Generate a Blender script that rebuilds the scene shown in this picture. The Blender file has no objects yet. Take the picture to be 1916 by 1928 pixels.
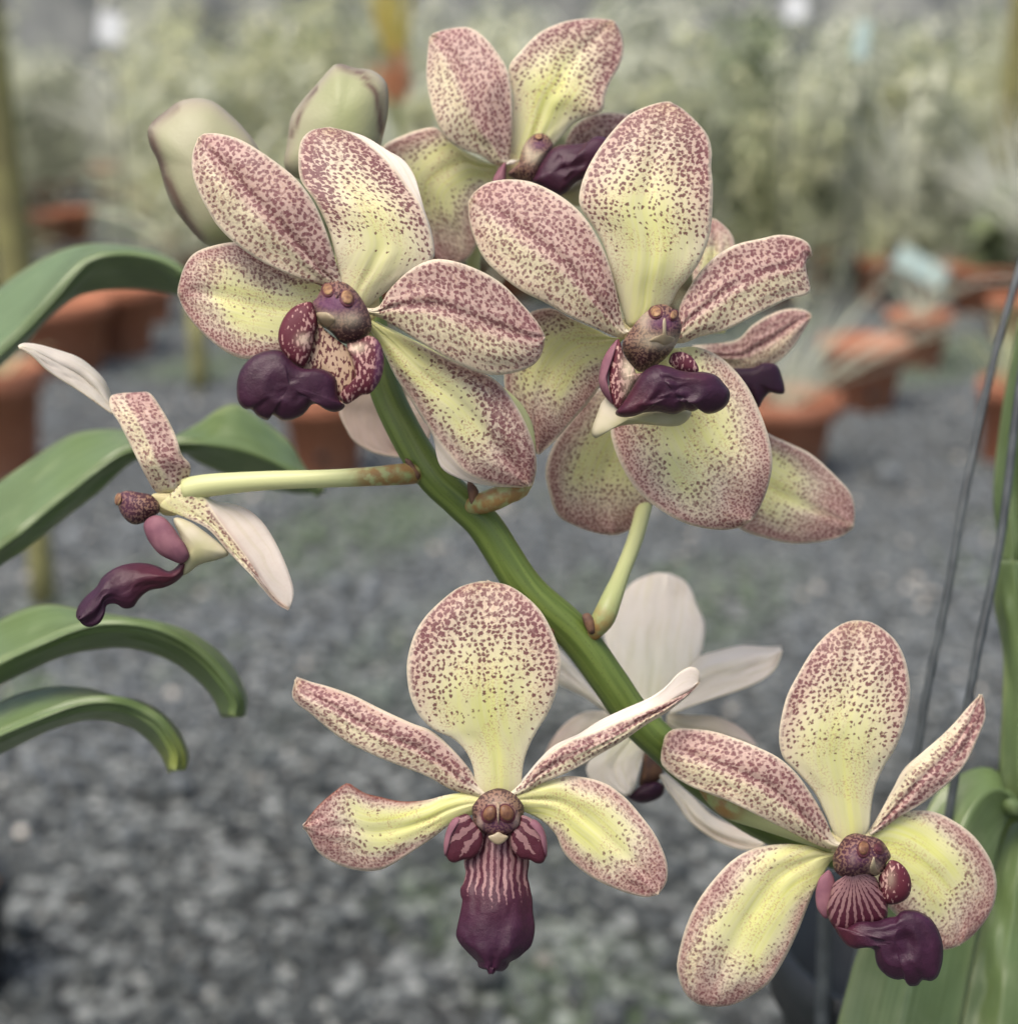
import bpy, math, random
import numpy as np
from mathutils import Vector, Matrix

# ------------------------------------------------------------------ camera, sky, sun, exposure
SC = bpy.context.scene
COL = SC.collection
F_PX, CX, CY = 2600.0, 958.0, 964.0          # focal length and centre, in photo pixels
CAM_H, PITCH, FOCUS = 0.55, math.radians(17.4), 0.198
cam_d = bpy.data.cameras.new('camera')
cam_d.sensor_fit = 'HORIZONTAL'; cam_d.sensor_width = 36.0
cam_d.lens = 36.0 * F_PX / 1916.0
cam_d.clip_start = 0.01; cam_d.clip_end = 200.0
cam_d.dof.use_dof = True
cam_d.dof.focus_distance = FOCUS
cam_d.dof.aperture_fstop = cam_d.lens / 3.3
cam = bpy.data.objects.new('camera', cam_d); COL.objects.link(cam)
cam.location = (0, 0, CAM_H); cam.rotation_euler = (math.radians(90) - PITCH, 0, 0)
SC.camera = cam
CAM_M = np.array(Matrix.Translation((0, 0, CAM_H)) @ Matrix.Rotation(math.radians(90) - PITCH, 4, 'X'))

SUN_EL, SUN_AZ = math.radians(66), math.radians(222)
world = bpy.data.worlds.new('World'); SC.world = world; world.use_nodes = True
wn = world.node_tree.nodes; wl = world.node_tree.links
sky = wn.new('ShaderNodeTexSky'); sky.sky_type = 'NISHITA'; sky.sun_disc = False
sky.sun_elevation = SUN_EL; sky.sun_rotation = SUN_AZ
sky.air_density = 1.0; sky.dust_density = 6.0; sky.ozone_density = 0.3
bg = wn['Background']; wl.new(sky.outputs[0], bg.inputs[0]); bg.inputs[1].default_value = 0.13
sun_d = bpy.data.lights.new('sun', 'SUN'); sun_d.energy = 1.5; sun_d.angle = math.radians(32)
sun_d.color = (1.0, 0.965, 0.89)
sun = bpy.data.objects.new('sun', sun_d); COL.objects.link(sun)
sd = Vector((math.sin(SUN_AZ) * math.cos(SUN_EL), math.cos(SUN_AZ) * math.cos(SUN_EL), math.sin(SUN_EL)))
sun.rotation_euler = (-sd).to_track_quat('-Z', 'Y').to_euler()
vs = SC.view_settings
vs.view_transform = 'Standard'; vs.look = 'None'; vs.gamma = 1.0; vs.use_curve_mapping = False
vs.exposure = 0.64
SC.cycles.max_bounces = 5; SC.cycles.diffuse_bounces = 3; SC.cycles.transmission_bounces = 4
SC.cycles.use_adaptive_sampling = True; SC.cycles.adaptive_threshold = 0.02
SC.cycles.use_denoising = True

RNG = np.random.default_rng(7); random.seed(7)

# ------------------------------------------------------------------ helpers: points
def P(x, y, d_mm):
    """photo pixel + distance along the view axis (mm) -> world point"""
    x = np.asarray(x, float); y = np.asarray(y, float); d = np.asarray(d_mm, float) / 1000.0
    X = (x - CX) / F_PX * d; Y = -(y - CY) / F_PX * d; Z = -d
    X, Y, Z = np.broadcast_arrays(X, Y, Z)
    q = np.stack([X, Y, Z, np.ones_like(X)], -1)
    return (q @ CAM_M.T)[..., :3]

def ground(x, y, z=0.0):
    a = P(x, y, 0.0); b = P(x, y, 1000.0); v = b - a
    t = (z - a[2]) / v[2]
    return a + v * t

CROP = {'f': (0, 0, 1), 'c1': (260, 200, 2.395), 'c2': (860, 160, 2.1425), 'c3': (530, 1060, 2.395), 'c4': (1216, 1128, 2.41),
        'c5': (0, 600, 2.1429), 'c6': (700, 0, 2.737), 'c7': (0, 0, 2.521), 'd1': (420, 500, 5.635), 'd2': (1080, 540, 4.562),
        'd3': (800, 1450, 4.819), 'd4': (1500, 1540, 5.672), 'd5': (120, 880, 4.258), 'd6': (900, 220, 7.369),
        'd7': (660, 700, 2.409), 'd8': (1020, 1060, 3.324), 'e1': (1500, 1000, 2.077), 'e4': (0, 400, 2.737), 'e5': (0, 1100, 1.996),
        'e6': (1250, 400, 2.571)}
def px(c, pts):
    x0, y0, s = CROP[c]; a = np.asarray(pts, float)
    return np.stack([x0 + a[:, 0] / s, y0 + a[:, 1] / s], 1)

def catmull(p, closed=False, k=10):
    p = np.asarray(p, float); n = len(p)
    if closed: q = np.vstack([p[-1], p, p[0], p[1]]); segs = n
    else: q = np.vstack([2 * p[0] - p[1], p, 2 * p[-1] - p[-2]]); segs = n - 1
    t = np.linspace(0, 1, k, endpoint=False)[:, None]; out = []
    for i in range(segs):
        a, b, c, d = q[i:i + 4]
        out.append(0.5 * (2 * b + (c - a) * t + (2 * a - 5 * b + 4 * c - d) * t ** 2 + (-a + 3 * b - 3 * c + d) * t ** 3))
    out = np.vstack(out)
    return out if closed else np.vstack([out, p[-1]])

def resample(p, n, closed=False):
    q = catmull(p, closed)
    if closed: q = np.vstack([q, q[0]])
    s = np.r_[0, np.cumsum(np.linalg.norm(np.diff(q, axis=0), axis=1))]
    t = np.linspace(0, s[-1], n + 1)[:-1] if closed else np.linspace(0, s[-1], n)
    return np.stack([np.interp(t, s, q[:, k]) for k in range(q.shape[1])], 1)

def sm(a, b, x):
    t = np.clip((x - a) / (b - a), 0, 1); return t * t * (3 - 2 * t)
def along(vals, u):
    if np.ndim(vals) == 0: return np.full_like(u, float(vals))
    vals = np.asarray(vals, float); n = len(vals)
    uu = np.linspace(0, 1, 81); y = np.interp(uu, np.linspace(0, 1, n), vals)
    if n > 2:
        for _ in range(3):
            z = y.copy(); z[3:-3] = sum(y[3 + k:len(y) - 3 + k] for k in range(-3, 4)) / 7; y = z
    return np.interp(u, uu, y)

# ------------------------------------------------------------------ helpers: objects
WLOC = {}
FCENTRE = {}
def empty(name, loc, parent=None, label=None, cat=None, group=None):
    o = bpy.data.objects.new(name, None); COL.objects.link(o); o.empty_display_size = 0.005
    loc = np.asarray(loc, float); WLOC[o.name] = loc
    if parent is not None: o.parent = parent; o.location = loc - WLOC[parent.name]
    else: o.location = loc
    tag(o, label, cat, group); return o
def tag(o, label=None, cat=None, group=None, kind=None):
    for k, v in (('label', label), ('category', cat), ('group', group), ('kind', kind)):
        if v: o[k] = v
    return o
def mesh_obj(name, verts, faces, mats, parent=None, attrs=None, uv=None, smooth=True, origin=None, fmat=None):
    verts = np.asarray(verts, float)
    org = verts.mean(0) if origin is None else np.asarray(origin, float)
    me = bpy.data.meshes.new(name)
    me.from_pydata((verts - org).tolist(), [], [tuple(int(i) for i in f) for f in faces])
    for m in (mats if isinstance(mats, (list, tuple)) else [mats]): me.materials.append(m)
    for k, a in (attrs or {}).items():
        at = me.attributes.new(k, 'FLOAT', 'POINT'); at.data.foreach_set('value', np.asarray(a, np.float32).ravel())
    if uv is not None:
        at = me.attributes.new('pc', 'FLOAT_VECTOR', 'POINT')
        q = np.zeros((len(verts), 3), np.float32); q[:, :2] = uv; at.data.foreach_set('vector', q.ravel())
    if smooth: me.polygons.foreach_set('use_smooth', np.ones(len(me.polygons), bool))
    if fmat is not None: me.polygons.foreach_set('material_index', np.asarray(fmat, np.int32))
    me.update()
    o = bpy.data.objects.new(name, me); COL.objects.link(o)
    WLOC[o.name] = org
    if parent is not None: o.parent = parent; o.location = org - WLOC[parent.name]
    else: o.location = org
    return o

# ------------------------------------------------------------------ materials
def srgb(r, g, b, k=1.0):
    f = lambda c: (c / 255 / 12.92 if c / 255 <= 0.04045 else ((c / 255 + 0.055) / 1.055) ** 2.4) * k
    return (f(r), f(g), f(b), 1.0)
class NT:
    def __init__(s, name):
        s.m = bpy.data.materials.new(name); s.m.use_nodes = True; s.t = s.m.node_tree
        s.b = s.t.nodes['Principled BSDF']; s.out = s.t.nodes['Material Output']
    def node(s, typ, **kw):
        n = s.t.nodes.new(typ)
        for k, v in kw.items(): setattr(n, k, v)
        return n
    def put(s, sock, v):
        if isinstance(v, bpy.types.NodeSocket): s.t.links.new(v, sock)
        elif isinstance(v, (tuple, list)) and len(v) == 3 and sock.type == 'RGBA': sock.default_value = (*v, 1)
        else: sock.default_value = v
    def math(s, op, a, b=0.0, c=0.0, clamp=False):
        n = s.node('ShaderNodeMath', operation=op, use_clamp=clamp)
        s.put(n.inputs[0], a); s.put(n.inputs[1], b); s.put(n.inputs[2], c); return n.outputs[0]
    def ss(s, x, a, b, lo=0.0, hi=1.0):
        n = s.node('ShaderNodeMapRange', interpolation_type='SMOOTHSTEP')
        for i, v in enumerate((x, a, b, lo, hi)): s.put(n.inputs[i], v)
        return n.outputs[0]
    def mix(s, f, a, b, mode='MIX'):
        n = s.node('ShaderNodeMix', data_type='RGBA', blend_type=mode)
        s.put(n.inputs[0], f); s.put(n.inputs[6], a); s.put(n.inputs[7], b); return n.outputs[2]
    def attr(s, name, out='Fac'):
        n = s.node('ShaderNodeAttribute', attribute_name=name); return n.outputs[out]
    def noise(s, vec, scale, detail=2.0, rough=0.5, dims='3D', out=0, dist=0.0):
        n = s.node('ShaderNodeTexNoise', noise_dimensions=dims); s.put(n.inputs['Vector'], vec)
        s.put(n.inputs['Scale'], scale); s.put(n.inputs['Detail'], detail); s.put(n.inputs['Roughness'], rough); s.put(n.inputs['Distortion'], dist)
        return n.outputs[out]
    def voro(s, vec, scale, dims='2D', rand=1.0, feature='F1'):
        n = s.node('ShaderNodeTexVoronoi', voronoi_dimensions=dims, feature=feature)
        s.put(n.inputs['Vector'], vec); s.put(n.inputs['Scale'], scale); s.put(n.inputs['Randomness'], rand); return n
    def vmath(s, op, a, b):
        n = s.node('ShaderNodeVectorMath', operation=op); s.put(n.inputs[0], a); s.put(n.inputs[1], b); return n.outputs[0]
    def obj(s): return s.node('ShaderNodeTexCoord').outputs['Object']
    def rand(s): return s.node('ShaderNodeObjectInfo').outputs['Random']
    def bump(s, h, strength=0.3, dist=0.0002):
        n = s.node('ShaderNodeBump'); s.put(n.inputs['Height'], h); n.inputs['Strength'].default_value = strength; n.inputs['Distance'].default_value = dist
        s.t.links.new(n.outputs[0], s.b.inputs['Normal']); return n.outputs[0]
    def fin(s, color=None, rough=0.5, spec=0.3, transl=0.0, sheen=0.0, tcol=None):
        if color is not None: s.put(s.b.inputs['Base Color'], color)
        s.put(s.b.inputs['Roughness'], rough); s.b.inputs['Specular IOR Level'].default_value = spec
        if sheen: s.b.inputs['Sheen Weight'].default_value = sheen; s.b.inputs['Sheen Roughness'].default_value = 0.4
        if transl:
            tr = s.node('ShaderNodeBsdfTranslucent'); s.put(tr.inputs[0], tcol if tcol is not None else color)
            mx = s.node('ShaderNodeMixShader'); mx.inputs[0].default_value = transl
            s.t.links.new(s.b.outputs[0], mx.inputs[1]); s.t.links.new(tr.outputs[0], mx.inputs[2]); s.t.links.new(mx.outputs[0], s.out.inputs[0])
        return s.m

def mat_petal():
    n = NT('petal_front'); pc = n.attr('pc', 'Vector'); dens = n.attr('dens'); yel = n.attr('yel'); blush = n.attr('blush'); rim = n.attr('rim'); olive = n.attr('olive'); fine = n.attr('fine')
    warp = n.vmath('MULTIPLY', n.vmath('SUBTRACT', n.noise(pc, 1.3, 1, dims='2D', out=1), (0.5, 0.5, 0.5)), (0.5, 0.5, 0))
    p = n.vmath('ADD', pc, warp)
    wobn = n.math('SUBTRACT', n.noise(pc, 2.4, 1, dims='2D'), 0.5)
    def layer(scale, dn, soft, drop, wk):
        v = n.voro(p, scale, rand=0.75); d = v.outputs['Distance']
        rnd = n.node('ShaderNodeSeparateColor'); n.put(rnd.inputs[0], v.outputs['Color'])
        r = n.math('ADD', n.math('MULTIPLY', dn, 0.52), n.math('ADD', 0.10, n.math('MULTIPLY', wobn, wk)))
        r = n.math('ADD', r, n.math('MULTIPLY', n.math('SUBTRACT', rnd.outputs[1], 0.5), 0.14))
        act = n.ss(n.math('SUBTRACT', n.math('MULTIPLY', dn, drop), rnd.outputs[0]), -0.03, 0.03)
        return n.math('MULTIPLY', n.ss(n.math('SUBTRACT', r, d), -soft, soft), act)
    big = layer(1.22, dens, 0.12, 2.6, 0.5)
    small = layer(2.1, dens, 0.17, 2.8, 0.4)
    lab = n.noise(p, 1.65, 0.4, dims='2D')
    labm = n.math('MULTIPLY', n.ss(n.math('ADD', lab, n.math('MULTIPLY', dens, 0.25)), 0.70, 0.78), n.ss(dens, 0.36, 0.6))
    a = n.math('MAXIMUM', big, labm)
    mask = n.math('ADD', n.math('MULTIPLY', a, n.math('SUBTRACT', 1.0, fine)), n.math('MULTIPLY', small, fine), clamp=True)
    fr = n.math('MULTIPLY', n.math('MULTIPLY', n.ss(n.noise(p, 3.2, 2, dims='2D'), 0.52, 0.64), 0.55), n.ss(n.noise(pc, 0.2, 1, dims='2D'), 0.40, 0.60))
    vein = n.node('ShaderNodeMapping'); n.put(vein.inputs['Vector'], pc); vein.inputs['Scale'].default_value = (1.6, 0.06, 1)
    vn = n.noise(vein.outputs[0], 1.0, 2, dims='2D')
    cream = n.mix(n.ss(vn, 0.35, 0.7), srgb(238, 230, 208), srgb(231, 221, 196))
    ground_c = n.mix(yel, cream, n.mix(n.ss(vn, 0.3, 0.7), srgb(222, 224, 136), srgb(226, 226, 164)))
    ground_c = n.mix(n.math('MULTIPLY', blush, 0.82, clamp=True), ground_c, srgb(198, 158, 154))
    ground_c = n.mix(n.math('MULTIPLY', olive, 0.7), ground_c, srgb(214, 200, 124))
    ground_c = n.mix(n.math('MULTIPLY', fr, n.math('SUBTRACT', 1.0, n.attr('base'))), ground_c, srgb(190, 150, 118))
    spot = n.mix(n.math('MULTIPLY', yel, 0.75), n.mix(n.noise(pc, 0.5, 1, dims='2D'), srgb(122, 62, 78), srgb(96, 46, 58)), srgb(104, 60, 50))
    spot = n.mix(n.math('MULTIPLY', blush, 0.3), spot, srgb(138, 82, 86))
    spot = n.mix(n.math('MULTIPLY', fine, 0.35), spot, srgb(150, 98, 90))
    c = n.mix(n.math('MULTIPLY', mask, 0.9), n.mix(n.math('MULTIPLY', n.ss(dens, 0.2, 0.6), 0.35), ground_c, srgb(208, 176, 164)), spot)
    c = n.mix(rim, c, n.mix(n.attr('rimdark'), srgb(242, 232, 208), srgb(120, 62, 40)))
    n.bump(vn, 0.22, 0.0003)
    return n.fin(c, 0.45, 0.3, transl=0.33)
def mat_back():
    n = NT('petal_back'); pc = n.attr('pc', 'Vector'); blush = n.attr('blush')
    vein = n.node('ShaderNodeMapping'); n.put(vein.inputs['Vector'], pc); vein.inputs['Scale'].default_value = (1.3, 0.07, 1)
    vn = n.noise(vein.outputs[0], 1.0, 2, dims='2D')
    c = n.mix(vn, srgb(250, 247, 240), srgb(243, 236, 224))
    c = n.mix(n.math('MULTIPLY', n.ss(vn, 0.52, 0.66), 0.25), c, srgb(220, 220, 186))
    c = n.mix(n.math('MULTIPLY', n.ss(n.noise(pc, 1.6, 2, dims='2D'), 0.52, 0.66), 0.05), c, srgb(190, 150, 140))
    c = n.mix(n.math('MULTIPLY', n.ss(n.noise(pc, 0.12, 2, dims='2D'), 0.45, 0.7), 0.12), c, srgb(226, 208, 196))
    c = n.mix(n.math('MULTIPLY', blush, 0.55), c, srgb(216, 184, 168))
    c = n.mix(n.math('MULTIPLY', n.attr('yel'), 0.5), c, srgb(226, 232, 190))
    c = n.mix(n.math('MULTIPLY', n.attr('olive'), 0.6), c, srgb(214, 200, 160))
    n.bump(vn, 0.25, 0.0003)
    return n.fin(c, 0.42, 0.35, transl=0.42)
def mat_lip():
    n = NT('lip_velvet'); pc = n.attr('pc', 'Vector'); st = n.attr('stripe'); red = n.attr('red')
    nz = n.noise(pc, 0.35, 3, dims='2D')
    dark = n.mix(nz, srgb(40, 16, 32), srgb(62, 27, 52))
    dark = n.mix(red, dark, srgb(76, 30, 42))
    warp = n.math('MULTIPLY', n.math('SUBTRACT', n.noise(pc, 0.8, 2, dims='2D'), 0.5), 3.0)
    s = n.math('SINE', n.math('ADD', n.math('MULTIPLY', n.attr('ang'), 1.0), warp))
    edge = n.noise(pc, 2.2, 2, dims='2D')
    m = n.ss(n.math('ADD', s, n.math('SUBTRACT', n.math('MULTIPLY', st, 1.6), n.math('ADD', 0.75, n.math('MULTIPLY', edge, 1.7)))), -0.12, 0.12)
    c = n.mix(n.math('MULTIPLY', m, n.ss(st, 0.02, 0.2)), dark, n.mix(nz, srgb(118, 82, 90), srgb(150, 116, 112)))
    n.bump(n.math('ADD', n.noise(pc, 5, 3, dims='2D'), n.math('MULTIPLY', n.noise(pc, 0.9, 3, dims='2D'), 2.0)), 0.2, 0.0005)
    return n.fin(c, 0.46, 0.34)
def mat_mottle(name, base, base2, spot, scale, thr, stretch=(1, 1, 1), rough=0.58, transl=0.0):
    n = NT(name); pc = n.attr('pc', 'Vector')
    mp = n.node('ShaderNodeMapping'); n.put(mp.inputs['Vector'], pc); mp.inputs['Scale'].default_value = stretch
    rnd = n.node('ShaderNodeCombineXYZ'); n.put(rnd.inputs[0], n.math('MULTIPLY', n.rand(), 37.0)); n.put(rnd.inputs[1], n.math('MULTIPLY', n.rand(), 11.0))
    p = n.vmath('ADD', mp.outputs[0], rnd.outputs[0])
    m = n.ss(n.math('ADD', n.noise(p, scale, 1.5, dims='2D'), n.math('MULTIPLY', n.attr('dk'), 0.3)), thr - 0.03, thr + 0.03)
    c = n.mix(n.noise(p, 0.3, 2, dims='2D'), base, base2)
    c = n.mix(m, c, spot)
    c = n.mix(n.attr('pale'), c, srgb(208, 196, 168))
    c = n.mix(n.attr('purple'), c, srgb(92, 54, 82))
    n.bump(n.noise(p, 4, 2, dims='2D'), 0.2, 0.0002)
    return n.fin(c, rough, 0.25, transl=transl)
def mat_simple(name, c1, c2, scale=1.0, rough=0.5, spec=0.3, transl=0.0, bump=0.0, bd=0.0005, sheen=0.0, detail=3):
    n = NT(name); o = n.obj(); nz = n.noise(o, scale, detail)
    c = n.mix(n.ss(nz, 0.3, 0.7), c1, c2)
    if bump: n.bump(n.noise(o, scale * 4, 3), bump, bd)
    return n.fin(c, rough, spec, transl=transl, sheen=sheen)
def mat_leaf():
    n = NT('strap_leaf'); pc = n.attr('pc', 'Vector')
    mp = n.node('ShaderNodeMapping'); n.put(mp.inputs['Vector'], pc); mp.inputs['Scale'].default_value = (1.1, 0.02, 1)
    vn = n.noise(mp.outputs[0], 1.0, 3, dims='2D'); big = n.noise(pc, 0.05, 3, dims='2D')
    c = n.mix(n.ss(vn, 0.1, 0.95), srgb(88, 108, 66), srgb(110, 130, 86))
    c = n.mix(n.ss(big, 0.35, 0.7), c, srgb(90, 108, 64))
    c = n.mix(n.math('MULTIPLY', n.ss(n.noise(pc, 0.08, 4, dims='2D'), 0.5, 0.75), 0.22), c, srgb(150, 162, 124))
    c = n.mix(n.attr('olive'), c, srgb(140, 146, 60))
    c = n.mix(n.math('MULTIPLY', n.attr('rim'), 0.5), c, srgb(160, 172, 120))
    n.bump(vn, 0.2, 0.0005)
    return n.fin(c, 0.36, 0.5, transl=0.06)
def mat_stem():
    n = NT('green_stem'); pc = n.attr('pc', 'Vector')
    mp = n.node('ShaderNodeMapping'); n.put(mp.inputs['Vector'], pc); mp.inputs['Scale'].default_value = (0.9, 0.04, 1)
    vn = n.noise(mp.outputs[0], 1.0, 3, dims='2D')
    c = n.mix(n.ss(vn, 0.3, 0.7), srgb(80, 98, 42), srgb(104, 122, 58))
    v = n.voro(pc, 0.8, rand=1.0)
    c = n.mix(n.math('MULTIPLY', n.ss(v.outputs['Distance'], 0.12, 0.05), 0.4), c, srgb(70, 66, 40))
    c = n.mix(n.attr('pale'), c, srgb(222, 224, 166))
    c = n.mix(n.math('MULTIPLY', n.attr('brown'), n.ss(n.noise(pc, 0.6, 3, dims='2D'), 0.3, 0.6)), c, srgb(146, 108, 62))
    n.bump(vn, 0.15, 0.0004)
    return n.fin(c, 0.42, 0.4, transl=0.05)
def mat_bud():
    n = NT('bud_skin'); pc = n.attr('pc', 'Vector')
    c = n.mix(n.noise(pc, 0.12, 2, dims='2D'), srgb(168, 164, 136), srgb(154, 157, 122))
    c = n.mix(n.math('MULTIPLY', n.attr('green'), 0.65), c, srgb(142, 152, 98))
    c = n.mix(n.math('MULTIPLY', n.attr('blush'), 0.6), c, srgb(164, 144, 138))
    c = n.mix(n.math('MULTIPLY', n.ss(n.noise(pc, 0.35, 2, dims='2D'), -0.2, 0.5), n.attr('brown')), c, srgb(104, 82, 72))
    n.bump(n.noise(pc, 1.5, 2, dims='2D'), 0.12, 0.0003)
    return n.fin(c, 0.45, 0.3, transl=0.08)
def mat_terracotta():
    n = NT('terracotta'); o = n.obj(); nz = n.noise(o, 14, 4); st = n.noise(o, 5, 3)
    c = n.mix(n.ss(nz, 0.3, 0.7), srgb(158, 104, 80), srgb(178, 124, 100))
    c = n.mix(n.math('MULTIPLY', n.ss(st, 0.5, 0.75), 0.6), c, srgb(134, 112, 92))
    c = n.mix(n.math('MULTIPLY', n.rand(), 0.3), c, srgb(150, 92, 62))
    n.bump(n.noise(o, 60, 3), 0.3, 0.002)
    return n.fin(c, 0.85, 0.2)
def mat_gravel():
    n = NT('gravel_stone'); t = n.attr('tone'); o = n.obj()
    c = n.mix(t, srgb(72, 78, 82), srgb(126, 133, 137))
    c = n.mix(n.ss(t, 0.93, 0.99), c, srgb(206, 200, 188))
    c = n.mix(n.attr('moss'), c, srgb(92, 112, 76))
    c = n.mix(n.math('MULTIPLY', n.noise(o, 160, 2), 0.35), c, srgb(104, 104, 100))
    c = n.mix(n.math('MULTIPLY', n.attr('painted_shade'), 0.68), c, srgb(44, 48, 46))  # shade on the near ground, painted into the stone colour
    return n.fin(c, 0.75, 0.3)
def mat_ground():
    n = NT('gravel_bed'); o = n.obj()
    v = n.voro(o, 85, dims='3D'); sep = n.node('ShaderNodeSeparateColor'); n.put(sep.inputs[0], v.outputs['Color'])
    c = n.mix(sep.outputs[0], srgb(70, 75, 76), srgb(142, 146, 144))
    c = n.mix(n.ss(v.outputs['Distance'], 0.35, 0.7), c, srgb(46, 48, 48))
    c = n.mix(n.math('MULTIPLY', n.ss(n.noise(o, 2.1, 4), 0.53, 0.66), 0.75), c, srgb(84, 104, 68))
    c = n.mix(n.math('MULTIPLY', n.ss(n.noise(n.vmath('ADD', o, (5, 3, 0)), 1.3, 3), 0.5, 0.7), 0.5), c, srgb(78, 78, 74))
    n.bump(v.outputs['Distance'], 0.8, 0.004)
    return n.fin(c, 0.85, 0.2)
def mat_foliage(name, c1, c2, transl=0.38):
    n = NT(name); c = n.mix(n.attr('tone'), c1, c2); c = n.mix(n.math('MULTIPLY', n.rand(), 0.4), c, srgb(184, 188, 160))
    return n.fin(c, 0.55, 0.3, transl=transl)

M_PET, M_BACK, M_LIP, M_LEAF, M_STEM, M_BUD = mat_petal(), mat_back(), mat_lip(), mat_leaf(), mat_stem(), mat_bud()
M_COL = mat_mottle('column_skin', srgb(122, 88, 88), srgb(132, 106, 80), srgb(68, 40, 46), 2.4, 0.52)
M_LOBE = mat_mottle('side_lobe_skin', srgb(184, 148, 138), srgb(172, 132, 128), srgb(88, 36, 48), 2.4, 0.48, (1, 0.5, 1))
M_LOBEM = mat_simple('side_lobe_mauve', srgb(122, 80, 94), srgb(148, 104, 114), 300, 0.6, 0.2, transl=0.15)
M_THROAT = mat_mottle('throat_skin', srgb(184, 156, 138), srgb(172, 148, 116), srgb(90, 48, 50), 2.2, 0.57, (1, 0.5, 1))
M_ANTH = mat_simple('anther_yellow', srgb(160, 126, 90), srgb(112, 78, 64), 1400, 0.5, 0.3)
M_ANTHB = mat_simple('anther_amber', srgb(128, 92, 66), srgb(90, 58, 46), 900, 0.45, 0.35)
M_RIMD = mat_simple('anther_rim', srgb(70, 34, 40), srgb(96, 50, 60), 500, 0.5, 0.3)
M_BEAK = mat_simple('beak_cream', srgb(184, 170, 142), srgb(162, 146, 118), 400, 0.35, 0.5, transl=0.2)
M_SPUR = mat_simple('spur_cream', srgb(206, 196, 176), srgb(176, 172, 130), 120, 0.45, 0.3, transl=0.12)
M_BRACT = mat_simple('bract_dry', srgb(84, 66, 62), srgb(120, 90, 70), 400, 0.7, 0.2, bump=0.3)
M_TERRA, M_GRAV, M_GND = mat_terracotta(), mat_gravel(), mat_ground()
M_SOIL = mat_simple('potting_bark', srgb(58, 44, 34), srgb(96, 76, 58), 60, 0.9, 0.1, bump=0.8, bd=0.004)
M_WIRE = mat_simple('galvanised_wire', srgb(50, 55, 58), srgb(74, 80, 82), 200, 0.45, 0.5)
M_BLACK = mat_simple('black_plastic', srgb(26, 30, 34), srgb(38, 42, 44), 40, 0.45, 0.4)
M_NET = mat_simple('shade_net', srgb(84, 90, 94), srgb(160, 162, 158), 2.2, 0.9, 0.1, detail=5)
M_WOOD = mat_simple('weathered_wood', srgb(140, 138, 92), srgb(118, 114, 80), 12, 0.8, 0.2, bump=0.3)
M_TAG = mat_simple('plastic_tag', srgb(206, 226, 220), srgb(190, 214, 210), 30, 0.5, 0.3)

# ------------------------------------------------------------------ patches: sepals, petals, leaves
def smooth_noise(nu, nv, k):
    g = RNG.normal(size=(k, k)); iu = np.linspace(0, k - 1.001, nu); iv = np.linspace(0, k - 1.001, nv)
    i, j = iu.astype(int)[:, None], iv.astype(int)[None]; a = iu[:, None] - i; b = iv[None] - j
    a = a * a * (3 - 2 * a); b = b * b * (3 - 2 * b)
    return g[i, j] * (1 - a) * (1 - b) + g[i + 1, j] * a * (1 - b) + g[i, j + 1] * (1 - a) * b + g[i + 1, j + 1] * a * b

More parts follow.
